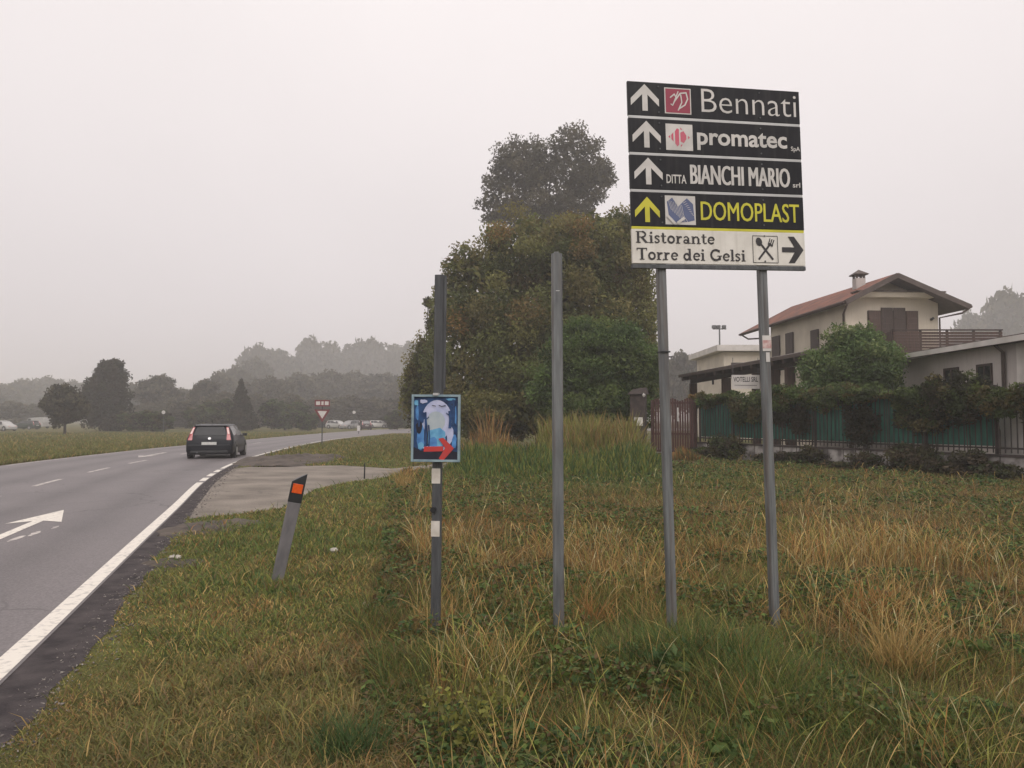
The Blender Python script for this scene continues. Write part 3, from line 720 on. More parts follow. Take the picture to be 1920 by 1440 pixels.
m.add(b + t, [tuple(range(6))[::-1], tuple(range(6, 12))] + [(i, (i+1) % 6, 6+(i+1) % 6, 6+i) for i in range(6)])
hd = m.build("cap", [M['plastic_black']], d_, bevel=.004)
m = MB(); m.box(-.048, .05, -.044, -.0345, Lh-.205, Lh-.11); m.build("reflector", [M['orange']], d_, bevel=.003)

# ------------------------------------------------------------------ cars
PAINTS = {}
def paint(name, c):
    if name not in PAINTS: PAINTS[name] = noise_mat(name + " car paint", c, 0.4, tuple(v*.9 for v in c), 2, coat=0.15, spec=0.2)
    return PAINTS[name]
def make_car(label, loc, heading, pm, group=None, detail=True):
    """hatchback: rear at -y, front at +y, local units metres"""
    c = thing("car", label, "car", loc, (0, 0, heading), group)
    #    y,    z_low, z_belt, z_top, half width low, belt, top
    ST = [(-2.03, .36, .50, .56, .70, .72, .66), (-2.00, .24, .66, .80, .78, .80, .72), (-1.93, .20, .86, .99, .815, .80, .70), (-1.80, .20, .90, 1.22, .83, .81, .645),
          (-1.69, .20, .93, 1.40, .84, .81, .60), (-1.55, .19, .94, 1.45, .845, .81, .60), (-.9, .18, .94, 1.485, .845, .815, .61), (-.1, .18, .93, 1.49, .845, .82, .61), (.45, .18, .92, 1.43, .845, .82, .60),
          (.78, .18, .91, 1.26, .845, .82, .64), (1.15, .18, .89, .97, .845, .81, .70), (1.6, .19, .80, .86, .83, .79, .66), (1.86, .21, .66, .74, .78, .76, .6), (1.98, .26, .50, .58, .66, .66, .5)]
    rings = []
    for (y, zl, zb2, zt2, wl_, wb, wt) in ST:
        h = [(wl_*.92, zl), (wl_, zl+.10), (wl_*1.005, (zl+zb2)/2), (wb, zb2), (wt*1.02, zt2-.05*(zt2-zb2)-.01), (wt*.86, zt2)]
        rings.append([(x, y, z) for x, z in h] + [(-x, y, z) for x, z in h[::-1]])
    m = MB(); n = 12
    V = [p for r in rings for p in r]
    m.add(V, [(i*n+j, i*n+(j+1) % n, (i+1)*n+(j+1) % n, (i+1)*n+j)[::-1] for i in range(len(ST)-1) for j in range(n)], 0, True)
    m.add(rings[0], [tuple(range(n))]); m.add(rings[-1], [tuple(range(n))[::-1]])
    body = m.build("body", [pm], c)
    def on(i, j, f, g, push=.008):
        """point on side panel between station i and i+1 (f) and rows belt..top (g), right side"""
        a = [Vector(rings[k][3]).lerp(Vector(rings[k][4]), g) for k in (i, i+1)]
        p = a[0].lerp(a[1], f); return Vector((p.x+push, p.y, p.z+push*.3))
    for sgn in (1, -1):
        w = MB()
        q = [on(4, 0, .6, .12), on(5, 0, .5, .10), on(6, 0, 0, .10), on(6, 0, 0, .93), on(5, 0, .5, .93), on(5, 0, .05, .9)]
        w.add([(sgn*p.x, p.y, p.z) for p in q], [tuple(range(6)) if sgn > 0 else tuple(range(6))[::-1]])
        q = [on(6, 0, .06, .10), on(7, 0, 0, .10), on(8, 0, 0, .10), on(9, 0, .2, .10), on(8, 0, .5, .9), on(8, 0, 0, .92), on(7, 0, 0, .93), on(6, 0, .06, .93)]
        w.add([(sgn*p.x, p.y, p.z) for p in q], [tuple(range(8)) if sgn > 0 else tuple(range(8))[::-1]])
        w.build("side_window", [M['glass_dark']], c)
    # rear window on the hatch
    w = MB()
    def hat(x, z):   # hatch plane through stations 2..4
        y = -1.93 + (z-.99)/(1.40-.99)*.24
        return (x, y-.012, z+.004)
    w.add([hat(-.56, 1.00), hat(.56, 1.00), hat(.47, 1.365), hat(-.47, 1.365)], [(0, 1, 2, 3)])
    w.build("rear_window", [M['glass_dark']], c)
    w = MB(); w.add([(-.60, 1.10, 1.005), (.60, 1.10, 1.005), (.52, .50, 1.415), (-.52, .50, 1.415)], [(0, 1, 2, 3)])
    w.build("windscreen", [M['glass_dark']], c)
    for sgn in (1, -1):
        w = MB()
        q = [(.60, .80), (.76, .80), (.70, 1.10), (.625, 1.36), (.545, 1.36), (.60, 1.10)]
        def tl(x, z, d):
            y = (-2.0 + (z-.80)/.19*.07) if z < .99 else (-1.93 + (z-.99)/.41*.24)
            return (sgn*x, y - d, z)
        fr = [tl(x, z, .02) for x, z in q]; bk = [tl(x, z, -.08) for x, z in q]
        fs = [tuple(range(6)), tuple(range(6, 12))[::-1]] + [((i+1) % 6, i, 6+i, 6+(i+1) % 6) for i in range(6)]
        if sgn < 0: fs = [f[::-1] for f in fs]
        w.add(fr + bk, fs)
        L = w.build("tail_light", [M['tail_red']], c)
        w = MB(); q = [(.625, 1.07), (.695, 1.07), (.625, 1.33), (.56, 1.33)]
        fr = [tl(x, z, .026) for x, z in q]; w.add(fr, [(0, 1, 2, 3) if sgn > 0 else (3, 2, 1, 0)])
        w.build("lens", [M['tail_pale']], L)
        w = MB(); w.box(sgn*.9-.085, sgn*.9+.085, .62, .72, .93, 1.06); w.build("wing_mirror", [M['plastic_black']], c, bevel=.02)
        w = MB(); w.box(sgn*.5-.16, sgn*.5+.16, 1.86, 1.97, .60, .72); w.build("headlight", [M['tail_pale']], c, bevel=.03)
    w = MB(); w.box(-.74, .74, -2.075, -1.9, .36, .60); w.box(-.66, .66, -2.06, -1.9, .24, .355, 1)
    w.build("rear_bumper", [pm, M['plastic_black']], c, bevel=.03)
    w = MB(); w.box(-.26, .26, -2.085, -2.07, .60, .72)
    w.build("number_plate", [M['plate']], c)
    w = MB(); w.disc((0, -1.985, .87), .055, (0, 1, -.3), .02, 16); w.build("emblem", [M['chrome']], c)
    w = MB(); w.tube([(-.42, -2.07, .27), (-.42, -1.85, .27)], .035, 10); w.build("exhaust", [M['galv_dark']], c)
    w = MB(); w.hexa([(-.58, -1.74, 1.40), (.58, -1.74, 1.40), (.58, -1.45, 1.455), (-.58, -1.45, 1.455)], [(-.56, -1.76, 1.425), (.56, -1.76, 1.425), (.56, -1.45, 1.475), (-.56, -1.45, 1.475)])
    w.build("roof_spoiler", [pm], c)
    w = MB(); w.tube([(0, -1.3, 1.46), (0, -1.5, 1.66)], .006, 6); w.build("aerial", [M['plastic_black']], c)
    for sgn in (1, -1):
        for yw in (-1.25, 1.26):
            w = MB(); w.disc((sgn*.83, yw, .34), .385, (1, 0, 0), .05, 24); w.build("wheel_arch", [M['plastic_black']], c)
            w = MB(); w.tube([(sgn*.66, yw, .305), (sgn*.69, yw, .305), (sgn*.845, yw, .305), (sgn*.87, yw, .305)], [.275, .30, .30, .275], 24)
            wh = w.build("wheel", [M['rubber']], c)
            w = MB(); w.disc((sgn*.872, yw, .305), .19, (1, 0, 0), .012, 20)
            w.build("rim", [M['alloy']], wh)
    w = MB(); w.box(-.62, .62, -1.7, 1.7, .16, .23); w.build("underbody", [M['plastic_black']], c)
    return c
q = at(400, 858, 33.4)
hc = make_car("dark blue black hatchback driving away along the near lane", (q.x+.05, 33.8, .008), R(11), paint("dark navy", (.004, .006, .011)))
hc.scale = (1.12, 1.0, .96)
FAR_CARS = [(711, 152, 262, "pearl white", (.62, .60, .58), "white hatchback rightmost of the cars beyond the road bend"),
            (632, 140, 245, "light silver", (.42, .41, .40), "pale silver car behind the give way sign post"),
            (657, 133, 150, "grey silver", (.26, .25, .25), "grey car in the middle of the cars beyond the road bend"),
            (684, 124, 20, "dark maroon", (.035, .014, .016), "dark maroon car just left of the white hatchback far down the road"),
            (6, 112, 250, "ivory white", (.42, .41, .40), "white car cut off by the left edge of the photo"),
            (50, 128, 80, "bottle green", (.025, .04, .03), "dark green car beside the white van near the left trees")]
for (px, Y, h, nm, cc, lab) in FAR_CARS:
    q = at(px, 795, Y)
    make_car(lab, (q.x, Y, .0), R(h), paint(nm, cc))
# white van
q = at(70, 795, 142)
v = thing("van", "white panel van parked far left in front of the misty wood", "van", (q.x, 142, 0), (0, 0, R(70)))
m = MB(); pts = [(-2.5, .35), (2.4, .35), (2.45, .95), (1.7, 1.15), (1.15, 1.95), (-2.4, 2.05), (-2.55, 1.2)]
m.v = []; 
V = [(-.92, p[0], p[1]) for p in pts] + [(.92, p[0], p[1]) for p in pts]
m.add(V, [tuple(range(7))[::-1], tuple(range(7, 14))] + [(i, (i+1) % 7, 7+(i+1) % 7, 7+i) for i in range(7)])
m.build("body", [paint("ivory white", (.42, .41, .40))], v, bevel=.06)
m = MB(); m.add([(-.8, 1.70, 1.19), (.8, 1.70, 1.19), (.8, 1.22, 1.87), (-.8, 1.22, 1.87)], [(0, 1, 2, 3)]); m.build("windscreen", [M['glass_dark']], v)
for s in (1, -1):
    for yw in (-1.5, 1.55):
        m = MB(); m.disc((s*.84, yw, .34), .34, (1, 0, 0), .22, 20); w_ = m.build("wheel", [M['rubber']], v)
    m = MB(); m.add([(s*.935, .5, 1.2), (s*.935, 1.45, 1.2), (s*.935, 1.1, 1.8), (s*.935, .5, 1.8)], [(0, 1, 2, 3)]); m.build("side_window", [M['glass_dark']], v)

# ------------------------------------------------------------------ give way sign and small distant signs
q = gr(603, 843); Yg = 50
b = at(604, 800, Yg)
gs = thing("give_way_sign", "give way triangle under a red and white board at the road bend", "road sign", (b.x, Yg, 0), (0, 0, R(10)))
zt_ = at(604, 750, Yg).z
m = MB(); m.tube([(0, 0, -.3), (0, 0, zt_)], .035, 10); m.build("post", [M['galv_dark']], gs)
tc_ = at(610, 777, Yg).z; s = .50
tri_o = [(-s, tc_+.32), (0, tc_-.52), (s, tc_+.32)]
m = MB(); m.yprism(tri_o, -.06, -.04); tp = m.build("triangle_plate", [M['sign_red']], gs)
m = MB(); poly2(m, [(-s*.6, tc_+.22), (0, tc_-.28), (s*.6, tc_+.22)], -.064); m.build("white_field", [M['white_film']], tp)
zq0, zq1 = at(605, 762, Yg).z, at(605, 750, Yg).z
m = MB(); m.box(-.48, .48, -.065, -.04, zq0, zq1); bp = m.build("board", [M['sign_red']], gs)
m = MB()
for (x0, x1) in ((-.40, -.14), (-.06, .08), (.16, .40)): poly2(m, [(x0, zq0+.09), (x1, zq0+.09), (x1, zq1-.09), (x0, zq1-.09)], -.068)
m.build("white_mark", [M['white_film']], bp)
def small_sign(px, py, Y, r, label, name="round_sign"):
    p = at(px, py, Y); o = thing(name, label, "road sign", (p.x, Y, 0))
    m = MB(); m.tube([(0, 0, -.2), (0, 0, p.z)], .04, 8); m.build("post", [M['galv_dark']], o)
    m = MB(); m.disc((0, -.06, p.z), r, (0, 1, 0), .03, 20); m.build("disc", [M['white_film']], o)
small_sign(664, 773, 120, .25, "small white round sign above the distant cars by the road bend")
small_sign(307, 773, 95, .23, "small white round sign before the dark hedge across the road")
p = at(674, 811, 88); o = thing("marker_board", "small white marker board on the far curve of the road", "road sign", (p.x-.1, 88, 0))
m = MB(); m.box(-.16, .16, -.02, .02, .35, .95); m.build("board", [M['white_film']], o)
m = MB(); m.tube([(0, .05, -.2), (0, .05, .9)], .04, 8); m.build("post", [M['galv_dark']], o)
# thin black stake at the driveway edge
p = gr(683, 898); o = thing("marker_stake", "thin dark stake standing at the driveway edge", "stake", p)
m = MB(); m.tube([(0, 0, -.1), (.01, 0, .42)], [.022, .018], 8); m.build("rod", [M['plastic_black']], o)

# ------------------------------------------------------------------ the villa and its neighbours
def wp(o, *p): return Vector(p) - Vector(o)
HO = (19.6, 43, 0)
villa = thing("house", "two storey cream house with a terracotta roof and brown shutters", "house", HO)
uu, vv = Vector((.9968, .08, 0)), Vector((-.08, .9968, 0))
P0 = Vector((17.45, 40, 0))
def H(a, b, z): return P0 + uu*a + vv*b + Vector((0, 0, z))
A1, B1 = Vector((19.72, 39.0, 9.12)), Vector((18.6, 50.8, 9.14))
C1, D1 = Vector((17.0, 38.9, 7.72)), Vector((16.0, 53.6, 7.66))
E1, F1 = Vector((23.65, 39.4, 7.55)), Vector((22.9, 53, 7.55))
WW, WD = 5.1, 9.4
m = MB()
ring = [(0, 0), (WW, 0), (WW, WD), (0, WD)]
b = [H(a, d, 0) for a, d in ring]
t = [H(0, 0, 7.75), H(WW, 0, 7.80), H(WW, WD, 7.80), H(0, WD, 7.75)]
m.hexa(b, t)
ap = H(2.25, 0, 8.98); ap2 = H(2.25, WD, 8.98)
m.add([t[0], t[1], ap, t[2], t[3], ap2], [(0, 1, 2), (3, 4, 5)])
m.build("wall", [M['wall_cream']], villa, HO)
def slab(pts, th, nm, mat, parent=villa, org=HO):
    m = MB(); lo = [p - Vector((0, 0, th)) for p in pts]; m.hexa(lo, pts); return m.build(nm, mat, parent, org)
roof = slab([C1, A1, B1, D1], .10, "roof", [M['tiles']])
slab([A1+Vector((.002,0,0)), E1, F1, B1+Vector((.002,0,0))], .10, "roof", [M['tiles']])
# timber soffit and verge boards under the tiles
dz = Vector((0, 0, -.104))
slab([p+dz for p in (C1, A1, B1, D1)], .10, "soffit", [M['eave']]); slab([p+dz for p in (A1+Vector((.002,0,0)), E1, F1, B1+Vector((.002,0,0)))], .10, "soffit", [M['eave']])
m = MB()
for a, b in ((C1, A1), (E1, A1)): m.beam(a+Vector((0, -.03, -.12)), b+Vector((0, -.03, -.12)), .05, .26)
m.build("verge_board", [M['eave']], villa, HO)
m = MB(); m.tube([C1+Vector((-.06, 0, -.1)), D1+Vector((-.06, 0, -.1))], .075, 8); m.build("gutter", [M['wood_brown']], villa, HO)
m = MB(); q0 = E1+Vector((.05, 0, -.1)); m.tube([q0, F1+Vector((.05, 0, -.1))], .075, 8)
m.tube([E1+Vector((.03, .1, -.15)), E1+Vector((-.35, .15, -.42)), H(WW+.08, .0, 7.0), H(WW+.08, 0, 5.0)], .05, 8); m.build("gutter", [M['wood_brown']], villa, HO)
m = MB(); m.tube([C1+Vector((.2, .3, -.2)), H(-.08, .05, 7.15), H(-.08, .05, 4)], .055, 8); m.build("downpipe", [M['wood_brown']], villa, HO)
m = MB(); m.tube([D1+Vector((.05, -.3, -.18)), D1+Vector((.4, -.5, -.45)), H(-.08, WD+.1, 6.9), H(-.08, WD+.1, 4)], .055, 8); m.build("downpipe", [M['wood_brown']], villa, HO)
# chimney
cpos = A1.lerp(B1, .22) + Vector((-.55, 0, 0)); cx, cy, cz = cpos
m = MB(); m.box(cx-.25, cx+.25, cy-.25, cy+.25, 8.5, 9.30); m.build("chimney", [M['wall_grey']], roof, HO)
m = MB()
for sx_ in (-1, 1):
    for sy in (-1, 1): m.box(cx+sx_*.19-.05, cx+sx_*.19+.05, cy+sy*.19-.05, cy+sy*.19+.05, 9.30, 9.47)
m.box(cx-.36, cx+.36, cy-.36, cy+.36, 9.47, 9.51)
m.add([(cx-.40, cy-.40, 9.511), (cx+.40, cy-.40, 9.511), (cx+.40, cy+.40, 9.511), (cx-.40, cy+.40, 9.511), (cx, cy, 9.80)], [(3, 2, 1, 0), (0, 1, 4), (1, 2, 4), (2, 3, 4), (3, 0, 4)])
m.build("chimney_cap", [M['eave']], roof, HO)
# gable ledge
zl = at(1690, 556, 39.6).z
m = MB(); m.hexa([H(.55, -.55, zl-.02), H(WW-.05, -.55, zl-.02), H(WW-.05, -.002, zl-.02), H(.55, -.002, zl-.02)], [H(.40, -.65, zl+.22), H(WW-.05, -.65, zl+.22), H(WW-.05, -.002, zl+.22), H(.40, -.002, zl+.22)])
m.build("canopy_ledge", [M['wall_cream']], villa, HO)
m = MB(); m.hexa([H(.3, -.72, zl+.222), H(WW, -.72, zl+.222), H(WW, -.002, zl+.222), H(.3, -.002, zl+.222)], [H(.3, -.72, zl+.30), H(WW, -.72, zl+.30), H(WW, -.002, zl+.30), H(.3, -.002, zl+.30)])
m.build("ledge_roof", [M['eave']], villa, HO)
# shuttered balcony door on the gable
a0, a1 = 1.2, 3.95
zw0, zw1 = 4.2, at(1675, 582, 40).z
wd = MB(); wd.hexa([H(a0, -.06, zw0), H(a1, -.06, zw0), H(a1, -.003, zw0), H(a0, -.003, zw0)], [H(a0, -.06, zw1), H(a1, -.06, zw1), H(a1, -.003, zw1), H(a0, -.003, zw1)])
win = wd.build("window", [M['wood_dark']], villa, HO)
for k in range(4):
    x0 = a0 + (a1-a0)*k/4 + .02; x1 = a0 + (a1-a0)*(k+1)/4 - .02; zz = zw1 + (.0 if k in (0, 3) else .16)
    m = MB(); yo = -.11 if k in (0, 3) else -.09
    m.hexa([H(x0, yo, zw0), H(x1, yo, zw0), H(x1, -.062, zw0), H(x0, -.062, zw0)], [H(x0, yo, zz), H(x1, yo, zz), H(x1, -.062, zz), H(x0, -.062, zz)])
    for j in range(10):
        zj = zw0 + .15 + (zw1-zw0-.3)*j/10
        m.hexa([H(x0+.06, yo-.02, zj), H(x1-.06, yo-.02, zj), H(x1-.06, yo+.002, zj), H(x0+.06, yo+.002, zj)], [H(x0+.06, yo-.012, zj+.08), H(x1-.06, yo-.012, zj+.08), H(x1-.06, yo+.002, zj+.08), H(x0+.06, yo+.002, zj+.08)])
    m.build("shutter", [M['wood_brown'] if k in (0, 3) else M['wood_dark']], win, HO)
# side wall windows with shutters (facing left)
for (d0, d1, z0, z1) in ((6.1, 7.0, 4.4, 6.9), (2.9, 3.7, 4.5, 6.7), (8.0, 9.0, 4.4, 6.9)):
    m = MB(); m.hexa([H(-.05, d0, z0), H(-.003, d0, z0), H(-.003, d1, z0), H(-.05, d1, z0)], [H(-.05, d0, z1), H(-.003, d0, z1), H(-.003, d1, z1), H(-.05, d1, z1)])
    w_ = m.build("window", [M['glass_dark']], villa, HO)
    for (s0, s1) in ((d0-.05, (d0+d1)/2-.01), ((d0+d1)/2+.01, d1+.05)):
        m = MB(); m.hexa([H(-.10, s0, z0), H(-.052, s0, z0), H(-.052, s1, z0), H(-.10, s1, z0)], [H(-.10, s0, z1), H(-.052, s0, z1), H(-.052, s1, z1), H(-.10, s1, z1)])
        m.build("shutter", [M['wood_dark']], w_, HO)
m = MB(); m.tube([H(WW-.4, -.02, 6.9), H(WW-.4, -.2, 6.95)], .07, 8); m.build("wall_lamp", [M['plastic_black']], villa, HO)

# terrace block with brown railing
TO = (18, 34, 0)
ter = thing("terrace", "terrace with a brown slatted railing in front of the cream house", "terrace", TO)
m = MB(); m.box(15.75, 20.2, 31.6, 39.7, 0, 4.25); m.build("wall", [M['wall_grey']], ter, TO)
m = MB()
z0, z1 = 4.42, at(1750, 621, 31.5).z
for k in range(7): m.box(15.7, 20.2, 31.5, 31.54, z0+k*(z1-z0)/7, z0+(k+.8)*(z1-z0)/7)
for k in range(16): m.box(15.66, 15.70, 31.6+k*.5, 31.6+k*.5+.42, z0, z1)
m.build("railing_board", [M['wood_brown']], ter, TO)
m = MB()
for k in range(5): m.box(15.72+k*1.1, 15.80+k*1.1, 31.545, 31.62, 4.25, z1+.03)
m.box(15.68, 20.22, 31.48, 31.62, z1+.032, z1+.08)
m.build("railing_frame", [M['wood_dark']], ter, TO)

# single storey annex, long wall facing the fence
AO = (19, 27, 0)
an = thing("annex", "single storey pale grey annex with a low brown roof behind the fence", "annex", AO)
m = MB(); m.box(15.95, 23, 24.2, 31.45, 0, 4.05); m.build("wall", [M['wall_grey']], an, AO)
m = MB(); m.box(16.9, 23, 17.5, 24.19, 0, 4.05); m.build("porch_wall", [M['wall_grey']], an, AO)
m = MB(); m.box(15.93, 16.35, 23.8, 24.19, 0, 4.04); m.build("pillar", [M['wall_white']], an, AO)
m = MB(); m.hexa([(15.45, 17, 4.12), (23.2, 17, 4.6), (23.2, 31.47, 4.6), (15.45, 31.47, 4.12)], [(15.45, 17, 4.24), (23.2, 17, 4.74), (23.2, 31.47, 4.74), (15.45, 31.47, 4.24)])
m.build("roof", [M['eave']], an, AO)
m = MB(); m.box(15.40, 15.448, 17, 31.47, 4.02, 4.20); m.build("fascia", [M['wall_white']], an, AO)
m = MB(); m.box(15.449, 15.94, 17, 31.47, 4.06, 4.115); m.build("soffit", [M['eave']], an, AO)
m = MB(); m.tube([(15.6, 24.75, 4.05), (15.86, 24.75, 3.8), (15.88, 24.75, 0)], .06, 8); m.build("downpipe", [M['eave']], an, AO)
for (ya, yb) in ((27.4, 28.2), (25.5, 26.2)):
    m = MB(); m.box(15.93, 15.949, ya, yb, 1.7, 3.42); w_ = m.build("window", [M['glass_dark']], an, AO)
    m = MB()
    for (y0, y1, z0, z1) in ((ya-.07, ya, 1.7, 3.42), (yb, yb+.07, 1.7, 3.42), (ya-.07, yb+.07, 3.421, 3.5), (ya-.12, yb+.12, 1.60, 1.699)): m.box(15.90, 15.947, y0, y1, z0, z1)
    m.box(15.905, 15.9295, (ya+yb)/2-.03, (ya+yb)/2+.03, 1.7, 3.42)
    m.build("frame", [M['wood_dark']], w_, AO)

# open timber carport left of the house
KO = (11.5, 35.5, 0)
kp = thing("carport", "dark timber carport with a sloping roof beside the house", "carport", KO)
Lf, Rf = at(1272, 703, 39.0), at(1500, 661, 30.6)
Lb, Rb = Lf + Vector((5.5, 3.2, .75)), Rf + Vector((3.6, 2.3, .75))
slab([Lf, Rf, Rb, Lb], .14, "roof", [M['eave']], kp, KO)
m = MB()
for k in range(13):
    a = Lf.lerp(Rf, (k+.5)/13); b = Lb.lerp(Rb, (k+.5)/13); dzz = Vector((0, 0, -.235)); m.beam(a+dzz, b+dzz, .09, .18)
m.build("rafter", [M['wood_dark']], kp, KO)
a, b = Lf.lerp(Rf, .02) + (Lb-Lf)*.12, Rf + (Rb-Rf)*.12
m = MB(); dzz = Vector((0, 0, -.43)); m.beam(a+dzz, b+dzz, .16, .2); a2, b2 = Lb - (Lb-Lf)*.1, Rb - (Rb-Rf)*.1; m.beam(a2+dzz, b2+dzz, .16, .2)
m.build("beam", [M['wood_dark']], kp, KO)
for px, wd_ in ((1300, .32), (1362, .36), (1418, .3), (1452, .4), (1482, .34)):
    # pillar under the beam at that bearing
    k = (px-960)/F; d = b - a; t_ = (k*a.y - a.x)/(d.x - k*d.y); p = a + d*t_
    m = MB(); m.box(p.x-wd_/2, p.x+wd_/2, p.y-wd_/2, p.y+wd_/2, 0, p.z-.54); m.build("pillar", [M['wood_brown']], kp, KO)
m = MB(); p = a.lerp(b, .22); m.tube([p+Vector((0, 0, -.46)), p+Vector((0, 0, -.75))], .05, 8); m.build("hanging_lamp", [M['plastic_black']], kp, KO)
# white banner
q0, q1 = at(1372, 729, 33.4), at(1424, 703, 33.4)
bn = thing("banner", "white banner with dark lettering hanging under the carport roof", "banner", ((q0.x+q1.x)/2, 33.4, q0.z))
bw, bh = q1.x-q0.x, q1.z-q0.z
m = MB(); m.box(-bw/2, bw/2, -.01, .01, 0, bh); m.build("cloth", [M['wall_white']], bn)
m = MB(); fit(m, text_mesh("VOTELLI SRL", .02), -bw*.44, bw*.44, bh*.50, bh*.86, -.014); stroke(m, [(-bw*.4, bh*.26), (bw*.4, bh*.24)], .02, -.014); m.build("lettering", [M['dark_film']], bn)
m = MB(); m.tube([(-bw*.45, 0, bh), (-bw*.45, 0, bh+.75)], .012, 6); m.tube([(bw*.45, 0, bh), (bw*.45, 0, bh+.75)], .012, 6); m.build("cord", [M['galv_dark']], bn)

# far pale building behind
q = at(1345, 652, 64); FO = (q.x+5, 68, 0); Zf = q.z
fb = thing("building", "pale flat roofed building half hidden in mist behind the carport", "building", FO)
m = MB(); m.box(q.x+.7, q.x+14, 64.6, 74, 0, Zf-.3); m.build("wall", [M['wall_cream']], fb, FO)
m = MB(); m.box(q.x, q.x+14.5, 64, 74.5, Zf-.25, Zf+.25); m.build("roof", [M['wall_white']], fb, FO)
for x in (1.3, 3.6, 6.0): 
    m = MB(); m.box(q.x+x, q.x+x+1.1, 64.54, 64.598, Zf-2.6, Zf-1.2); m.build("window", [M['wood_dark']], fb, FO)
# floodlight mast
q = at(1349, 614, 96)
fl = thing("floodlight_mast", "thin floodlight mast with lamp heads above the flat roofed building", "floodlight mast", (q.x, 96, 0))
m = MB(); m.tube([(0, 0, 0), (0, 0, q.z-.1)], [.16, .09], 10); m.build("pole", [M['galv_dark']], fl)
m = MB(); m.box(-.85, .85, -.06, .06, q.z-.25, q.z-.13); m.build("crossbar", [M['galv_dark']], fl)
for x in (-.7, -.15, .55):
    m = MB(); m.box(x-.24, x+.24, -.25, .2, q.z-.12, q.z+.28); m.build("lamp_head", [M['galv_dark']], fl, bevel=.05)

# ------------------------------------------------------------------ boundary fence, gate, pillar
F0, F2 = Vector((8.05, 33.0, 0)), Vector((14.9, 16.95, 0))
fd = (F2-F0).normalized(); fn = Vector((-fd.y, fd.x, 0))          # fn points to the house side
if fn.x < 0: fn = -fn
FL = (F2-F0).length
fen = thing("boundary_fence", "brown picket fence with green screening on a low white wall", "fence", F0)
def fx(s, o=0.0, z=0.0): return F0 + fd*s + fn*o + Vector((0, 0, z))
m = MB()
nb = 8
for k in range(nb):
    s0, s1 = FL*k/nb+.001, FL*(k+1)/nb-.001
    m.hexa([fx(s0, -.12), fx(s1, -.12), fx(s1, .12), fx(s0, .12)], [fx(s0, -.12, .62), fx(s1, -.12, .62), fx(s1, .12, .62), fx(s0, .12, .62)])
m.build("low_wall", [noise_mat('stained fence wall', (.42, .39, .37), .9, (.12, .105, .10), 2.2, detail=9, lo=.4, hi=.62)], fen, F0)
m = MB(); m.hexa([fx(0, -.15, .622), fx(FL, -.15, .622), fx(FL, .15, .622), fx(0, .15, .622)], [fx(0, -.15, .68), fx(FL, -.15, .68), fx(FL, .15, .68), fx(0, .15, .68)])
m.build("coping", [M['stone_brown']], fen, F0)
FT = 2.62
for k in range(nb):
    s0, s1 = FL*k/nb, FL*(k+1)/nb
    m = MB(); n_ = 13
    for j in range(n_):
        s = s0 + (s1-s0)*(j+.5)/n_; hw = .012
        q = [fx(s-hw, -.02), fx(s+hw, -.02), fx(s+hw, .004), fx(s-hw, .004)]
        m.hexa([p+Vector((0, 0, .72)) for p in q], [p+Vector((0, 0, FT-.1)) for p in q])
        tp_ = fx(s, -.008, FT+.02); m.add([p+Vector((0, 0, FT-.1)) for p in q]+[tp_], [(0, 1, 4), (1, 2, 4), (2, 3, 4), (3, 0, 4)])
    for z in (.85, 2.35): m.beam(fx(s0+.03, .02, z), fx(s1-.03, .02, z), .03, .05)
    m.build("picket_panel", [M['fence_metal']], fen, F0)
    m = MB(); m.hexa([fx(s0+.04, .05, .9), fx(s1-.04, .05, .9), fx(s1-.04, .06, .9), fx(s0+.04, .06, .9)], [fx(s0+.04, .05, 2.3), fx(s1-.04, .05, 2.3), fx(s1-.04, .06, 2.3), fx(s0+.04, .06, 2.3)])
    if k < 6: m.build("screen_panel", [M['screen']], fen, F0)
    m = MB(); m.beam(fx(s0, .02, .68), fx(s0, .02, FT-.05), .07, .07); m.build("post", [M['fence_metal']], fen, F0)
# stone pillar at the right
s = (Vector((13.62, 20.0, 0))-F0).length
o_ = fx(s+.2, -.05); sp1 = thing("stone_pillar", "brown stone fence pillar at the right end of the fence", "pillar", o_)
m = MB(); m.box(-.28, .28, -.28, .28, 0, 2.45); m.build("shaft", [M['stone_brown']], sp1, bevel=.02)
m = MB(); m.box(-.34, .34, -.34, .34, 2.451, 2.56); m.build("capstone", [M['stone_brown']], sp1, bevel=.02)
# pale sheeting behind pickets on the right
q = fx(s-.9, .5); sh_ = thing("white_panel", "white sheet standing behind the pickets near the right end", "panel", q, (0, 0, math.atan2(fd.y, fd.x)))
m = MB(); m.box(-.45, .45, -.02, .02, .05, 2.0); m.box(-.45, -.40, -.04, -.021, .05, 2.0); m.box(.40, .45, -.04, -.021, .05, 2.0); m.build("sheet", [M['wall_white']], sh_)

# gate
G0, G1 = Vector((6.15, 34.2, 0)), Vector((7.95, 33.15, 0))
gt = thing("gate", "red brown slatted gate between the stone gatepost and the fence", "gate", G0)
gd = (G1-G0).normalized(); gn = Vector((-gd.y, gd.x, 0)); GL = (G1-G0).length
def gx(s, o, z): return G0 + gd*s + gn*o + Vector((0, 0, z))
m = MB()
for z in (.25, 1.0, 2.35): m.beam(gx(.05, .03, z), gx(GL-.05, .03, z), .04, .09)
m.beam(gx(.05, .03, .2), gx(.05, .03, 2.5), .06, .06); m.beam(gx(GL-.05, .03, .2), gx(GL-.05, .03, 2.5), .06, .06)
m.build("frame", [M['gate_red']], gt, G0)
m = MB(); n_ = 17
for j in range(n_):
    s = .1 + (GL-.2)*(j+.5)/n_; m.beam(gx(s, -.012, .25), gx(s, -.012, 2.5 + .06*math.sin(j)), .086, .025, up=tuple(gn))
m.build("slat_panel", [M['gate_red']], gt, G0)
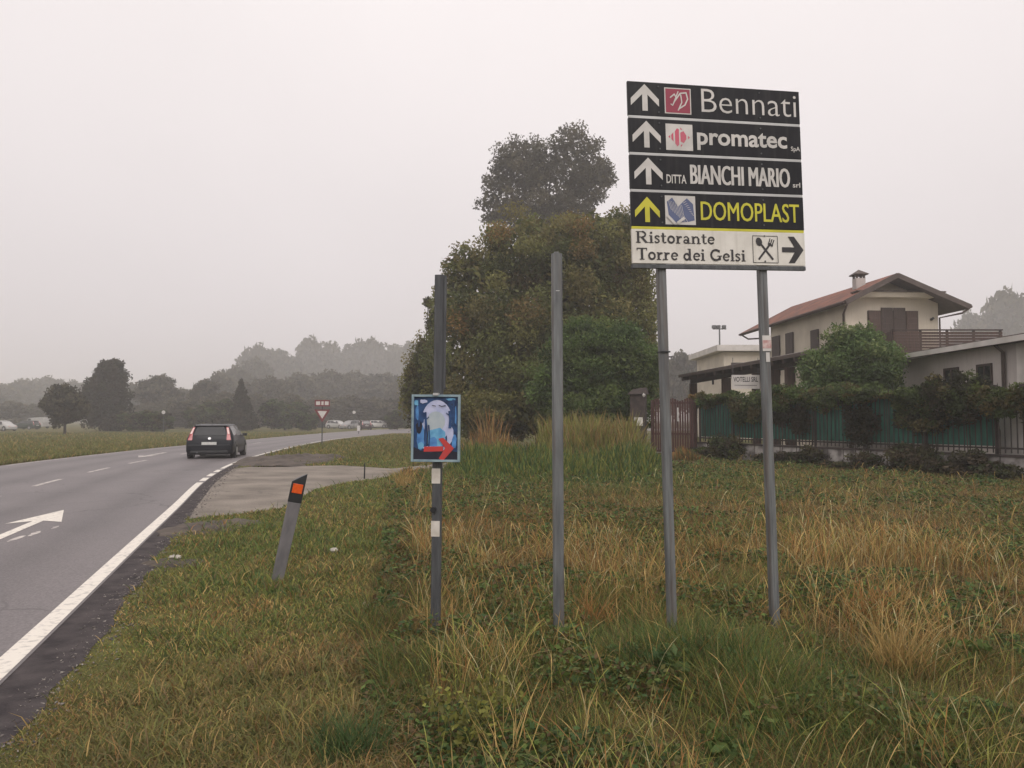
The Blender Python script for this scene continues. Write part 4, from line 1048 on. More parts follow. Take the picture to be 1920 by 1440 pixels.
m = MB(); m.beam(gx(1.28, -.05, 1.55), gx(1.28, -.05, 2.15), .05, .03); m.build("handle", [M['white_film']], gt, G0)
q = at(1198, 800, 34.1)
gp = thing("gatepost", "brown stone gatepost with letter box and small globe lamp beside the red brown gate", "gatepost", (q.x, 34.2, 0), (0, 0, R(-20)))
m = MB(); m.box(-.33, .33, -.25, .25, 0, 2.75); m.build("shaft", [M['stone_brown']], gp, bevel=.02)
m = MB(); m.hexa([(-.42, -.34, 2.751), (.42, -.34, 2.751), (.42, .34, 2.751), (-.42, .34, 2.751)], [(-.2, -.15, 2.98), (.36, -.15, 3.05), (.36, .15, 3.05), (-.2, .15, 2.98)]); m.build("cap", [M['stone_brown']], gp)
m = MB(); m.box(-.06, .24, -.30, -.252, 1.35, 1.72); m.build("letter_box", [M['cream_film']], gp, bevel=.01)
m = MB(); m.box(-.13, .0, -.315, -.302, 1.55, 1.72); m.build("name_plate", [M['white_film']], gp)
m = MB(); m.tube([(.30, -.28, 2.62), (.30, -.28, 2.68), (.30, -.28, 2.74), (.30, -.28, 2.80)], [.03, .075, .075, .03], 12); m.build("globe_lamp", [M['white_film']], gp)

# ------------------------------------------------------------------ foliage
G_ = np.array
OLIVE = [G_((.155, .170, .054)), G_((.195, .190, .062)), G_((.095, .112, .040)), G_((.19, .165, .060))]
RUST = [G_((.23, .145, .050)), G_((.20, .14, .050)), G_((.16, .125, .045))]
GREEN = [G_((.095, .145, .040)), G_((.115, .155, .044)), G_((.060, .098, .030))]
BRIGHT = [G_((.15, .21, .07)), G_((.11, .17, .058)), G_((.165, .205, .075)), G_((.09, .14, .048))]
DARK = [G_((.028, .031, .018)), G_((.038, .038, .02)), G_((.048, .040, .024))]
GREYG = [G_((.085, .078, .046)), G_((.105, .092, .054)), G_((.068, .064, .040))]
def leaf_cloud(name, clumps, n, leaf, pal, parent, top_pal=None, top_z=None, shell=.55, sub=.22, nsub=46, flat=.5, mat=None, seed=0, up_bias=0.0, core=0.0, thin=None):
    r = np.random.default_rng(seed + 11)
    vol = np.array([c[3]*c[4]*c[5] for c in clumps]) ** .75
    cnt = (n * vol / vol.sum()).astype(int)
    P, T, SZ = [], [], []
    pal = np.array(pal)
    for (c, k) in zip(clumps, cnt):
        cx, cy, cz, rx, ry, rz = c[:6]
        d = r.normal(size=(nsub, 3)); d /= np.linalg.norm(d, axis=1)[:, None]
        rad = shell + (1-shell) * r.random(nsub) ** .6
        sc = d * rad[:, None]
        stint = pal[r.integers(0, len(pal), nsub)] * (0.8 + .45*r.random((nsub, 1)))
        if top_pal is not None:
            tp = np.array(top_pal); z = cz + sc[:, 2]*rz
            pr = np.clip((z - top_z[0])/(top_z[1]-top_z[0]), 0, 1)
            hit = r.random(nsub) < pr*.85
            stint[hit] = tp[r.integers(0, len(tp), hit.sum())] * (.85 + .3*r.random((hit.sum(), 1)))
        i = r.integers(0, nsub, k)
        g3 = r.normal(size=(k, 3)); g3 *= (sub * (.7 + .6*r.random((k, 1)))) / np.maximum(1, np.linalg.norm(g3, axis=1)[:, None]/1.6)
        p = (sc[i] + g3 * G_((1, 1, flat+.3))) * G_((rx, ry, rz)) + G_((cx, cy, cz))
        P.append(p); T.append(stint[i] * (.75 + .5*r.random((k, 1)))); SZ.append(np.ones(k))
        if core:
            kc = int(k*core); d = r.normal(size=(kc, 3)); d /= np.linalg.norm(d, axis=1)[:, None]
            p = d * (r.random((kc, 1))**.4 * .78) * G_((rx, ry, rz)) + G_((cx, cy, cz))
            P.append(p); T.append(pal[r.integers(0, len(pal), kc)]*(.7+.4*r.random((kc, 1)))); SZ.append(np.full(kc, 2.2))
    P = np.concatenate(P); T = np.concatenate(T); SZ = np.concatenate(SZ)
    ok = P[:, 2] > .03
    if thin: ok &= r.random(len(P)) > thin[2]*np.clip((P[:, 2]-thin[0])/(thin[1]-thin[0]), 0, 1)
    P, T, SZ = P[ok], T[ok], SZ[ok]; k = len(P)
    a = r.normal(size=(k, 3)); a[:, 2] += up_bias; a /= np.linalg.norm(a, axis=1)[:, None]
    b = r.normal(size=(k, 3)); b -= a * (a*b).sum(1)[:, None]; b /= np.linalg.norm(b, axis=1)[:, None]
    L = leaf * (.6 + .8*r.random((k, 1))) * SZ[:, None]; w = L * .5
    V = np.stack([P - a*L*.5, P + b*w*.5, P + a*L*.5, P - b*w*.5], 1).reshape(-1, 3)
    return mesh_np(name, V, np.arange(k*4).reshape(-1, 4), NO3, np.repeat(T, 4, 0), mat or M['leaf'], parent)
def trunk(parent, h, r0, limbs=6, spread=2.0, seed=0, mat='bark'):
    rr = random.Random(seed); m = MB()
    pts = [(0, 0, -.1), (rr.uniform(-.1, .1)*h*.1, rr.uniform(-.1, .1)*h*.1, h*.4), (rr.uniform(-.2, .2)*h*.15, rr.uniform(-.2, .2)*h*.15, h*.8), (0, 0, h)]
    m.tube(pts, [r0, r0*.7, r0*.4, r0*.12], 9)
    for k in range(limbs):
        t = rr.uniform(.3, .85); z = h*t; a = rr.uniform(0, 6.28); l = spread*rr.uniform(.6, 1.1)*(1.1-t*.6)
        m.tube([(0, 0, z), (math.cos(a)*l*.5, math.sin(a)*l*.5, z+l*.35), (math.cos(a)*l, math.sin(a)*l, z+l*.6)], [r0*.35, r0*.2, r0*.05], 6)
    return m.build("trunk", [M[mat]], parent)

def tree(name, label, px, Y, clumps, n, leaf, pal, th, tr, cat="tree", group=None, seed=0, **kw):
    """clumps in pixel terms of the tree's own distance: (px, py, half width px, half height px, depth offset m)"""
    x0 = at(px, 780, Y).x
    t = thing(name, label, cat, (x0, Y, 0), group=group)
    cl = []
    for (cx, cy, hw, hh, dy) in clumps:
        p = at(cx, cy, Y); k = Y/F
        cl.append((p.x-x0, dy, p.z, hw*k, hw*k*.85, hh*k))
    leaf_cloud("crown", cl, n, leaf, pal, t, seed=seed, **kw)
    if th:
        trunk(t, th, tr, seed=seed, spread=max(c[3] for c in cl)*.9)
        m = MB(); rr = random.Random(seed+5)
        for c in cl:
            b0 = Vector((0, 0, min(c[2]*.55, th*.8))); b1 = Vector(c[:3])
            mid = b0.lerp(b1, .5) + Vector((rr.uniform(-.3, .3), rr.uniform(-.2, .2), -.3))*tr
            m.tube([b0, mid, b1, b1 + Vector((rr.uniform(-.5, .5)*c[3], 0, c[5]*.8))], [tr*.4, tr*.28, tr*.16, tr*.05], 6)
        m.build("limb", [M['bark']], t)
    return t
# the big dark group in the middle
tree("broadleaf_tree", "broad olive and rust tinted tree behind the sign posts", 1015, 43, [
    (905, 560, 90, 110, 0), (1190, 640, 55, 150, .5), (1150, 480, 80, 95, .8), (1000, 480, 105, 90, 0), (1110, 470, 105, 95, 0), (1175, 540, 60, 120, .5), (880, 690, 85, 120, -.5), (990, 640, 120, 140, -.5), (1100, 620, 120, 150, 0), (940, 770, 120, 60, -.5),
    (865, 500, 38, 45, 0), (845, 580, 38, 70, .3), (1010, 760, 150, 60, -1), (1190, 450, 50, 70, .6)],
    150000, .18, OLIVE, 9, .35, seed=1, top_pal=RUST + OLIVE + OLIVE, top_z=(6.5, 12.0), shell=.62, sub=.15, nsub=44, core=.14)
tree("tall_tree", "tall grey green tree rising above the rust tinted tree", 1035, 84, [
    (975, 310, 62, 62, 0), (1080, 295, 62, 60, 0), (935, 375, 45, 48, 0), (1025, 370, 75, 60, .5), (1110, 345, 50, 50, 0), (980, 420, 60, 45, 0), (1075, 420, 60, 60, 0), (945, 320, 26, 30, 0), (1135, 330, 22, 26, 0), (1020, 300, 26, 30, 0)],
    30000, .34, GREYG, 29, .5, seed=2, shell=.45, sub=.17, nsub=40, core=.07)
tree("green_bush", "rounded deep green bush left of the stone gatepost", 1125, 36.6, [
    (1130, 680, 95, 80, 0), (1190, 700, 52, 80, -.3), (1065, 720, 75, 80, 0), (1130, 765, 95, 55, -.3), (1090, 650, 60, 50, 0)],
    60000, .15, GREEN, 4, .15, cat="bush", seed=3, shell=.55, sub=.15, nsub=80, core=.2)
tree("hazel_shrub", "ragged olive shrub at the left foot of the broad olive tree", 795, 45, [
    (800, 680, 34, 60, 0), (785, 745, 38, 60, 0), (815, 610, 18, 36, 0), (825, 740, 42, 70, 0), (770, 700, 15, 22, 0), (803, 568, 10, 12, 0)],
    18000, .17, OLIVE + GREYG, 4.5, .12, cat="shrub", seed=4, shell=.35, core=.1)
tree("young_tree", "thin leafy sapling showing beside the left sign post", 1222, 47, [
    (1222, 590, 16, 34, 0), (1208, 640, 22, 40, 0), (1215, 720, 30, 60, 0)], 5200, .19, OLIVE, 6.5, .08, seed=5, shell=.3)
tree("garden_tree", "light green leafy garden tree in front of the cream house", 1595, 29.8, [
    (1600, 680, 80, 52, 0), (1540, 705, 45, 45, 0), (1650, 690, 52, 52, 0), (1585, 640, 42, 32, 0), (1620, 632, 30, 24, 0), (1570, 740, 80, 34, 0), (1668, 735, 36, 30, 0)],
    26000, .14, BRIGHT, 4.2, .11, seed=6, shell=.4, sub=.2, core=.1)

# hedge and climbers along the fence
def fence_plant(name, label, cat, s0, s1, z0, z1, n, pal, seed, leaf=.11, o=-.10, th=.28):
    c = fx((s0+s1)/2, o); t = thing(name, label, cat, (c.x, c.y, 0), (0, 0, math.atan2(fd.y, fd.x)))
    rr = random.Random(seed); cl = []
    k = max(2, int((s1-s0)/.7))
    for i in range(k):
        x = -(s1-s0)/2 + (s1-s0)*(i+.5)/k
        zz0 = z0 + rr.uniform(-.15, .35)*(1 if z0 > .5 else 0); zz1 = z1 + (rr.uniform(-.12, .10) if z0 > .5 else rr.uniform(-.6, .3)*z1)
        cl.append((x, rr.uniform(-.08, .08), (zz0+zz1)/2, .5, th, (zz1-zz0)/2))
    leaf_cloud("foliage", cl, n, leaf, pal, t, seed=seed, shell=.3, sub=.3, nsub=30)
    for i in range(k):
        m = MB(); x = -(s1-s0)/2 + (s1-s0)*(i+.5)/k; m.tube([(x, 0, 0), (x+rr.uniform(-.1, .1), -.03, z1*.5), (x+rr.uniform(-.2, .2), 0, z1*.9)], [.022, .016, .006], 6)
        m.build("stem", [M['bark']], t)
def sp(px):    # distance along the fence at a bearing
    k = (px-960)/F; return (k*F0.y - F0.x)/(fd.x - k*fd.y)
VINE = [G_((.075, .105, .034)), G_((.10, .125, .042)), G_((.052, .070, .028)), G_((.115, .098, .042))]
fence_plant("climbing_plant", "green creeper over the fence top right beside the gate", "creeper", .1, sp(1392), 2.2, 2.75, 5000, VINE + GREEN, 21)
fence_plant("climbing_plant", "thick creeper hanging over the fence between the two sign posts", "creeper", sp(1376), sp(1432), 1.2, 2.65, 8000, VINE, 22)
fence_plant("climbing_plant", "creeper along the fence top below the garden tree", "creeper", sp(1432), sp(1600), 2.0, 2.8, 10000, VINE + GREEN, 23)
fence_plant("climbing_plant", "olive brown creeper along the fence top just right of the garden tree", "creeper", sp(1600), sp(1740), 1.95, 2.55, 9000, VINE + VINE + RUST[2:], 24)
fence_plant("hedge_bush", "dark dense bush bulging over the fence in front of the annex windows", "bush", sp(1735), sp(1850), 1.55, 2.75, 11000, DARK + VINE, 25, th=.4)
fence_plant("climbing_plant", "brownish creeper on the fence next to the right stone pillar", "creeper", sp(1850), sp(1960), 1.5, 2.62, 8000, VINE + VINE + RUST[2:], 26)
fence_plant("climbing_plant", "dark creeper hanging low beside the right sign post", "creeper", sp(1450), sp(1520), 1.2, 2.2, 4000, DARK, 27, th=.16)
fence_plant("climbing_plant", "dark creeper hanging in the middle of the green screening", "creeper", sp(1600), sp(1632), .8, 2.2, 2600, DARK, 28, th=.16)
fence_plant("climbing_plant", "dark creeper covering the right half of the green screening", "creeper", sp(1690), sp(1760), 1.2, 2.1, 4000, DARK + VINE, 29, th=.2)
BROWN = [G_((.085, .066, .044)), G_((.058, .050, .036)), G_((.095, .090, .044)), G_((.055, .066, .030))]
fence_plant("scrub", "dark brown scrub at the fence foot near the gate", "scrub", .2, sp(1400), 0, .95, 5500, BROWN + VINE, 31, o=-.45, th=.35)
fence_plant("scrub", "dark brown scrub at the fence foot right of the right sign post", "scrub", sp(1440), sp(1690), 0, .56, 7000, BROWN, 32, o=-.45, th=.35)
fence_plant("scrub", "withered dark scrub at the fence foot below the middle of the screening", "scrub", sp(1690), sp(1760), 0, .85, 4200, BROWN, 33, o=-.4, th=.35)
fence_plant("scrub", "withered scrub at the fence foot in front of the white sheet", "scrub", sp(1770), sp(1915), 0, .62, 6000, BROWN, 34, o=-.5, th=.4)
fence_plant("hedge_bush", "low dark bush behind the red brown gate", "bush", -1.9, -.05, 2.0, 2.75, 4200, VINE + RUST, 35, o=.9, th=.3)

# trees across the road and the wood in the mist
def proto_tree(name, seed, pal, shape, n=7000, leaf=.075):
    """unit tree (height 1, width 1): parts crown and trunk, later placed and scaled"""
    rr = random.Random(seed); t = bpy.data.objects.new(name, None); col.objects.link(t)
    cl = []
    if shape == 'round':
        cl = [(rr.uniform(-.22, .22), rr.uniform(-.2, .2), rr.uniform(.42, .78), .26, .26, .19) for _ in range(9)] + [(0, 0, .5, .34, .34, .36)]
    elif shape == 'poplar':
        cl = [(rr.uniform(-.10, .10), rr.uniform(-.1, .1), .14 + .78*i/9, .40*(1-.55*(i/9)**2.2), .38*(1-.55*(i/9)**2.2), .13) for i in range(10)] + [(.08, 0, .93, .15, .15, .07), (-.10, 0, .88, .15, .15, .08)]
    elif shape == 'cone':
        cl = [(rr.uniform(-.05, .05), rr.uniform(-.05, .05), .10 + .84*i/9, .46*(1-i/10.5), .46*(1-i/10.5), .09) for i in range(10)]
    elif shape == 'wispy':
        cl = [(0, 0, .32, .46, .42, .30), (0, 0, .55, .36, .34, .22)]
        for i in range(20):
            a, q_ = rr.uniform(0, 6.28), rr.uniform(0, .36); cl.append((q_*math.cos(a), q_*math.sin(a), .58 + (.36 - q_*.75)*rr.uniform(.5, 1.05), .10, .10, .11))
    elif shape == 'shrub':
        cl = [(rr.uniform(-.3, .3), rr.uniform(-.3, .3), rr.uniform(.25, .7), .28, .28, .26) for _ in range(8)]
    leaf_cloud("crown", cl, n, leaf, pal, t, seed=seed, shell=.4, sub=.2, nsub=36, core=.12 if shape != 'wispy' else .05, thin=(.45, .95, .88) if shape == 'wispy' else (.6, 1.0, .5) if shape == 'round' else None)
    m = MB(); m.tube([(0, 0, -.01), (.01, 0, .3), (0, 0, .8)], [.03, .022, .006], 8)
    for k in range(5):
        a = rr.uniform(0, 6.28); z = rr.uniform(.25, .6); m.tube([(0, 0, z), (math.cos(a)*.18, math.sin(a)*.18, z+.16)], [.012, .004], 5)
    m.build("trunk", [M['bark']], t)
    return t
PROTO = {}
used = set()
def place(kind, px, top, wpx, Y, label, cat="tree", group=None, base=0.0):
    src = PROTO[kind]
    if kind in used:
        o = src.copy(); col.objects.link(o)
        for ch in list(src.children):
            c = ch.copy(); col.objects.link(c); c.parent = o
    else:
        o = src; used.add(kind)
    p = at(px, top, Y); o.location = (p.x, Y, base)
    w = wpx*Y/F; o.scale = (w, w, p.z-base); o.rotation_euler = (0, 0, random.uniform(0, 6.28))
    for k in ("group",):
        if k in o: del o[k]
    setp(o, label, cat, group)
    return o
for nm, kind, pal in (("oak_tree", 'round', GREYG + DARK), ("poplar_tree", 'poplar', DARK + GREYG), ("conifer_tree", 'cone', DARK), ("woodland_tree", 'wispy', GREYG), ("shrub", 'shrub', DARK + VINE)):
    PROTO[nm] = proto_tree(nm, len(nm), pal, kind, 15000 if kind != 'wispy' else 14000, .065 if kind != 'wispy' else .06)
tree("poplar_tree", "dark columnar tree, tallest of the trees standing across the road", 202, 108, [
    (202, 770, 42, 42, 0), (204, 730, 38, 40, 0), (183, 742, 26, 38, 0), (208, 702, 27, 26, 0), (216, 690, 18, 17, 0), (196, 700, 18, 20, 0)],
    16000, .42, DARK, 7, .3, seed=8, shell=.5, sub=.18, core=.2)
bpy.data.objects.remove(PROTO["poplar_tree"].children[0]); bpy.data.objects.remove(PROTO["poplar_tree"].children[0]); bpy.data.objects.remove(PROTO.pop("poplar_tree"))
place("oak_tree", 124, 714, 88, 84, "round olive tree on a thin trunk left of the dark columnar tree")
place("conifer_tree", 455, 714, 62, 112, "dark pointed conifer rising behind the dark hatchback")
place("shrub", 250, 770, 60, 106, "dark clipped shrub at the right foot of the columnar tree", "shrub")
place("shrub", 290, 768, 60, 98, "dark shrub behind the small white round sign", "shrub")
place("shrub", 415, 748, 80, 120, "dark bush just above the roof of the dark hatchback", "shrub")
place("shrub", 372, 762, 50, 118, "low bush left of the dark hatchback roof", "shrub")
place("shrub", 535, 748, 84, 118, "wide dark bush between the pointed conifer and the give way sign", "shrub")
place("shrub", 578, 772, 44, 110, "small dark bush just left of the give way sign", "shrub")
place("shrub", 745, 768, 40, 122, "small bush right of the white hatchback beyond the bend", "shrub")
place("oak_tree", 300, 697, 90, 165, "rounded misty tree right of the dark columnar tree")
place("oak_tree", 378, 708, 70, 160, "rounded misty tree above the left of the dark hatchback")
WG = "trees of the misty wood across the road"
WL = "misty grey tree, one of many merging in the wood across the road"
wood = [(-40, 722, 90, 200), (5, 716, 80, 215), (48, 706, 80, 225), (92, 700, 80, 240), (135, 708, 70, 235), (245, 714, 70, 190), (265, 720, 60, 200), (340, 724, 70, 180), (412, 692, 74, 185), (440, 680, 70, 200), (478, 662, 74, 215),
        (488, 636, 84, 250), (535, 650, 74, 255), (585, 622, 92, 270), (625, 634, 84, 280), (672, 628, 84, 275), (700, 624, 84, 280), (742, 640, 84, 275), (780, 636, 84, 280), (820, 640, 84, 280),
        (505, 700, 90, 175), (560, 694, 90, 185), (615, 688, 96, 190), (668, 690, 96, 195), (722, 694, 90, 190), (770, 700, 90, 180), (545, 735, 80, 150), (600, 740, 80, 155), (655, 738, 84, 160), (705, 742, 84, 160), (760, 740, 84, 150), (420, 730, 80, 150), (480, 735, 70, 150), (320, 745, 70, 150), (20, 750, 90, 170), (85, 752, 80, 175), (350, 750, 70, 140), (270, 755, 70, 145)]
for i, (px, top, w, Y) in enumerate(wood):
    place("woodland_tree" if i % 6 else "oak_tree", px, top, w*1.4, Y + max(0, Y-165)*1.5, WL, group=WG)
for (px, top, w, Y, lab) in ((1268, 652, 80, 150, "misty tree seen between the left sign post and the carport roof"), (1318, 658, 80, 160, "misty tree above the left tip of the carport roof")):
    place("oak_tree", px, top, w, Y, lab)
for (px, top, w, Y, lab) in ((1890, 526, 190, 280, "large pale misty tree right of the house roof"), (1815, 572, 120, 290, "smaller pale misty tree touching the right eave of the house"), (1975, 540, 170, 285, "pale misty tree cut off by the right edge above the annex")):
    place("woodland_tree", px, top, w, Y, lab)

# ------------------------------------------------------------------ grass
def blades(x, y, h, w, tint, tip, lean, levels, widths, seed=0, curve=1.6):
    r = np.random.default_rng(seed); n = len(x)
    az = r.random(n)*2*np.pi; la = r.random(n)*2*np.pi
    side = np.stack([np.cos(az), np.sin(az), np.zeros(n)], 1)
    ld = np.stack([np.cos(la), np.sin(la), np.zeros(n)], 1)
    base = np.stack([x, y, np.full(n, -.01)], 1)
    V, Cc = [], []
    K = len(levels)
    for t, wd in zip(levels, widths):
        c = base + ld*(lean*h*t**curve)[:, None] + np.stack([0*x, 0*x, h*t*np.sqrt(np.maximum(.1, 1-(lean*t)**2*.6))], 1)
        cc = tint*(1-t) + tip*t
        if wd > 0:
            V.append(np.stack([c - side*(w*wd/2)[:, None], c + side*(w*wd/2)[:, None]], 1)); Cc.append(np.stack([cc, cc], 1))
        else:
            V.append(c[:, None, :]); Cc.append(cc[:, None, :])
    per = sum(v.shape[1] for v in V)
    VV = np.concatenate(V, 1).reshape(-1, 3); CC = np.concatenate(Cc, 1).reshape(-1, 3)
    o = (np.arange(n)*per)[:, None]
    f4, f3 = [], []
    for k in range(K-1):
        if widths[k+1] > 0: f4.append(o + G_([2*k, 2*k+1, 2*k+3, 2*k+2]))
        else: f3.append(o + G_([2*k, 2*k+1, 2*k+2]))
    return VV, (np.concatenate(f4) if f4 else NO4), (np.concatenate(f3) if f3 else NO3), CC
def join(parts):
    V, A, B, C, k = [], [], [], [], 0
    for v, a, b, c in parts:
        V.append(v); A.append(a+k); B.append(b+k); C.append(c); k += len(v)
    return np.concatenate(V), np.concatenate(A), np.concatenate(B), np.concatenate(C)
c_green, c_dgreen, c_ygreen, c_olive = G_((.105, .150, .040)), G_((.060, .100, .034)), G_((.22, .22, .055)), G_((.15, .145, .052))
c_straw, c_rust, c_brown, c_pale = G_((.41, .285, .110)), G_((.28, .145, .052)), G_((.145, .098, .048)), G_((.40, .35, .19))
_bY = G_([0, 3.6, 5, 8, 12, 20, 26, 40]); _bX = G_([-.2, -.62, -.85, -1.25, -1.9, -3.0, -3.4, -3.0])
def bound(y): return np.interp(y, _bY, _bX)
def scatter(n, y0, y1, pw, seed, xl=-.78, xr=.78):
    r = np.random.default_rng(seed)
    uu_ = r.random(n); e_ = 1-pw
    y = (y0**e_ + uu_*(y1**e_-y0**e_))**(1/e_)
    x = (xl + (xr-xl)*r.random(n))*(y+1.0)
    return x, y, r
def fence_side(x, y):    # keep to the road side of fence and gate
    return (x - F0.x)*fn.x + (y - F0.y)*fn.y < -.05
def keep(x, y):
    k = ~on_road(x, y) & ~in_poly(x, y)
    return k & (fence_side(x, y) | (y < 16)) & (y < 36)
def mixcol(r, n, w):
    """w: (n,k) weights over palette"""
    pal = G_([c_green, c_dgreen, c_ygreen, c_olive, c_straw, c_rust, c_brown])
    cw = np.cumsum(w/w.sum(1)[:, None], 1); i = (r.random((n, 1)) > cw).sum(1)
    return pal[np.minimum(i, 6)] * (.7 + .6*r.random((n, 1)))
def bump_at(x, y, px, py, rad):
    p = gr(px, py); return np.exp(-(((x-p.x)/rad)**2 + ((y-p.y)/(rad*1.3))**2))
# short verge beside the road ---------------------------------------
x, y, r = scatter(330000, 2.2, 42, 1.05, 1, -.62, .10)
k = keep(x, y) & (x < bound(y) + .5*(vnoise(x, y, .8, 4)-.5)) & (x > np.interp(y, _ny, _nx) - .02)
x, y = x[k], y[k]; n = len(x)
edge_d = np.clip((x - np.interp(y, _ny, _nx))/.7, 0, 1)
nz, nz2 = vnoise(x, y, 1.1, 11), vnoise(x, y, .35, 12)
th_ = edge_d*.9 + .62 > r.random(n)*1.0 + .25*(nz2 < .3); x, y, nz, nz2, edge_d = x[th_], y[th_], nz[th_], nz2[th_], edge_d[th_]; n = len(x)
far_green = np.clip((y-6)/4, 0, 1)
wts = np.stack([.8+1.4*far_green*nz, .2+.7*(nz2 > .62)+.3*far_green, .8+0*x, 1.1+0*x, .45*(1-far_green*.8)+.6*(nz < .4), .14+.45*(nz < .38)*(1-.7*far_green), .55+.7*(nz < .45)*(1-.6*far_green)], 1)
tint = mixcol(r, n, wts)
h = (.022 + .035*r.random(n) + .035*nz2)*(.6+.4*edge_d)*(1+.35*far_green)
brown = np.clip((vnoise(x, y, 1.7, 14)-.55)*2.2, 0, .32)[:, None]*(1-.8*far_green[:len(x), None] if len(far_green) == len(x) else 1)
tint = tint*(1-brown) + (c_brown*1.3*(.7+.6*r.random((n, 1))))*brown
wisp = r.random(n) < .025 + .05*(nz2 > .7)
h = np.where(wisp, h*2.2 + .03, h)
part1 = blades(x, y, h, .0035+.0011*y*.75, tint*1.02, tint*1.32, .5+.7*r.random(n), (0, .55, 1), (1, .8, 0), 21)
V_, A_, B_, C_ = part1
setp(mesh_np("verge_grass", V_, A_, B_, C_, M['grass']), "short patchy mown grass between the road and the tall grass", "grass", kind='stuff')
# tall field grass ---------------------------------------------------
parts = []
x, y, r = scatter(560000, 2.2, 36, 1.12, 2, -.62, .80)
k = keep(x, y) & (x > bound(y) + .5*(vnoise(x, y, .8, 4)-.5) - .1)
x, y = x[k], y[k]; n = len(x)
n1, n2, n3 = vnoise(x, y, 1.6, 31), vnoise(x, y, .55, 32), vnoise(x, y, 3.5, 33)
gb = bump_at(x, y, 1000, 905, 3.0)*1.2 + bump_at(x, y, 880, 890, 2.5) + bump_at(x, y, 1170, 895, 3) + bump_at(x, y, 1270, 1235, .45)*1.6 + bump_at(x, y, 860, 1250, .35) + bump_at(x, y, 1480, 1320, .5)
bb = bump_at(x, y, 900, 975, 2.6)*.9 + bump_at(x, y, 1150, 975, 2.4)*.7 + bump_at(x, y, 1820, 960, 3.2)*.9 + bump_at(x, y, 1650, 1000, 1.4)*.6 + bump_at(x, y, 1860, 1090, .8)
sb = bump_at(x, y, 780, 1040, .8) + bump_at(x, y, 1110, 1080, .6) + bump_at(x, y, 1660, 1060, .9) + bump_at(x, y, 1240, 1130, .5) + bump_at(x, y, 1420, 1060, .9)*.7
wts = np.stack([.5+gb*1.6+.5*(n2 > .6), .5+gb*1.2+.8*(n2 < .38), .40+.5*(n1 > .55), .8+0*x, .12+.8*sb+.25*(n1 < .30), .22+1.1*bb+.5*(n3 < .40)+.5*sb, .8+1.3*bb+.6*(n3 < .5)], 1)
tint = mixcol(r, n, wts)
h = (.05 + .13*r.random(n)**1.4 + .20*np.clip(n2-.35, 0, 1) + .06*gb)*(.65+.7*n1)*np.where(y > 9, .85, 1)
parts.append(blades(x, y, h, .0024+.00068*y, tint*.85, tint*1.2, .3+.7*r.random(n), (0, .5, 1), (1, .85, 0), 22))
# flattened dead thatch
x, y, r = scatter(150000, 2.2, 22, 1.15, 9, -.60, .80)
k = keep(x, y) & (x > bound(y)); x, y = x[k], y[k]; n = len(x)
t = G_([c_straw*.75, c_brown*1.2, c_pale*.7, c_rust*.8])[r.integers(0, 4, n)]*(.7+.6*r.random((n, 1)))
parts.append(blades(x, y, .10 + .16*r.random(n), .0022+.0005*y, t, t, 1.1+.5*r.random(n), (0, .5, 1), (1, .9, 0), 29, 1.0))
# tall stalks with seed heads
x, y, r = scatter(90000, 2.3, 30, 1.15, 3, -.5, .80)
k = keep(x, y) & (x > bound(y) + .25)
sb = bump_at(x, y, 780, 1040, .7)*1.4 + bump_at(x, y, 760, 960, 1.0)*1.4 + bump_at(x, y, 730, 1080, .5) + bump_at(x, y, 900, 1080, .8)*.8 + bump_at(x, y, 1110, 1080, .6) + bump_at(x, y, 1660, 1060, 1.0) + bump_at(x, y, 1680, 1200, .6) + bump_at(x, y, 1240, 1130, .5) + bump_at(x, y, 1420, 1060, .9)*.7 + bump_at(x, y, 900, 1300, .4)*.9 + bump_at(x, y, 1560, 960, 2)*.5
k &= r.random(len(x)) < (.05 + .5*sb*(.3+1.1*(vnoise(x, y, .45, 42) > .5)) + .26*(vnoise(x, y, .7, 41) > .68))*np.where(y > 10, .45, 1)
x, y = x[k], y[k]; n = len(x); sb = sb[k]
nearg = np.clip((5.0-y)/1.2, 0, 1)
pal = G_([c_straw, c_straw*.8, c_rust, c_pale, c_ygreen*1.1, c_olive*1.3]); 
wt = np.stack([.9+0*x, .8+0*x, .9+0*x, .5+0*x, .3+1.6*nearg, .3+1.2*nearg], 1); cw = np.cumsum(wt/wt.sum(1)[:, None], 1); i = np.minimum((r.random((n, 1)) > cw).sum(1), 5)
tint = pal[i]*(.75+.5*r.random((n, 1)))
h = .20 + .26*r.random(n) + .16*sb*r.random(n)
parts.append(blades(x, y, h, .0017+.00048*y, tint*.9, tint*1.3, .2+.75*r.random(n)**2, (0, .4, .72, .86, 1), (1, .9, .75, 1.5, 0), 23, 2.2))
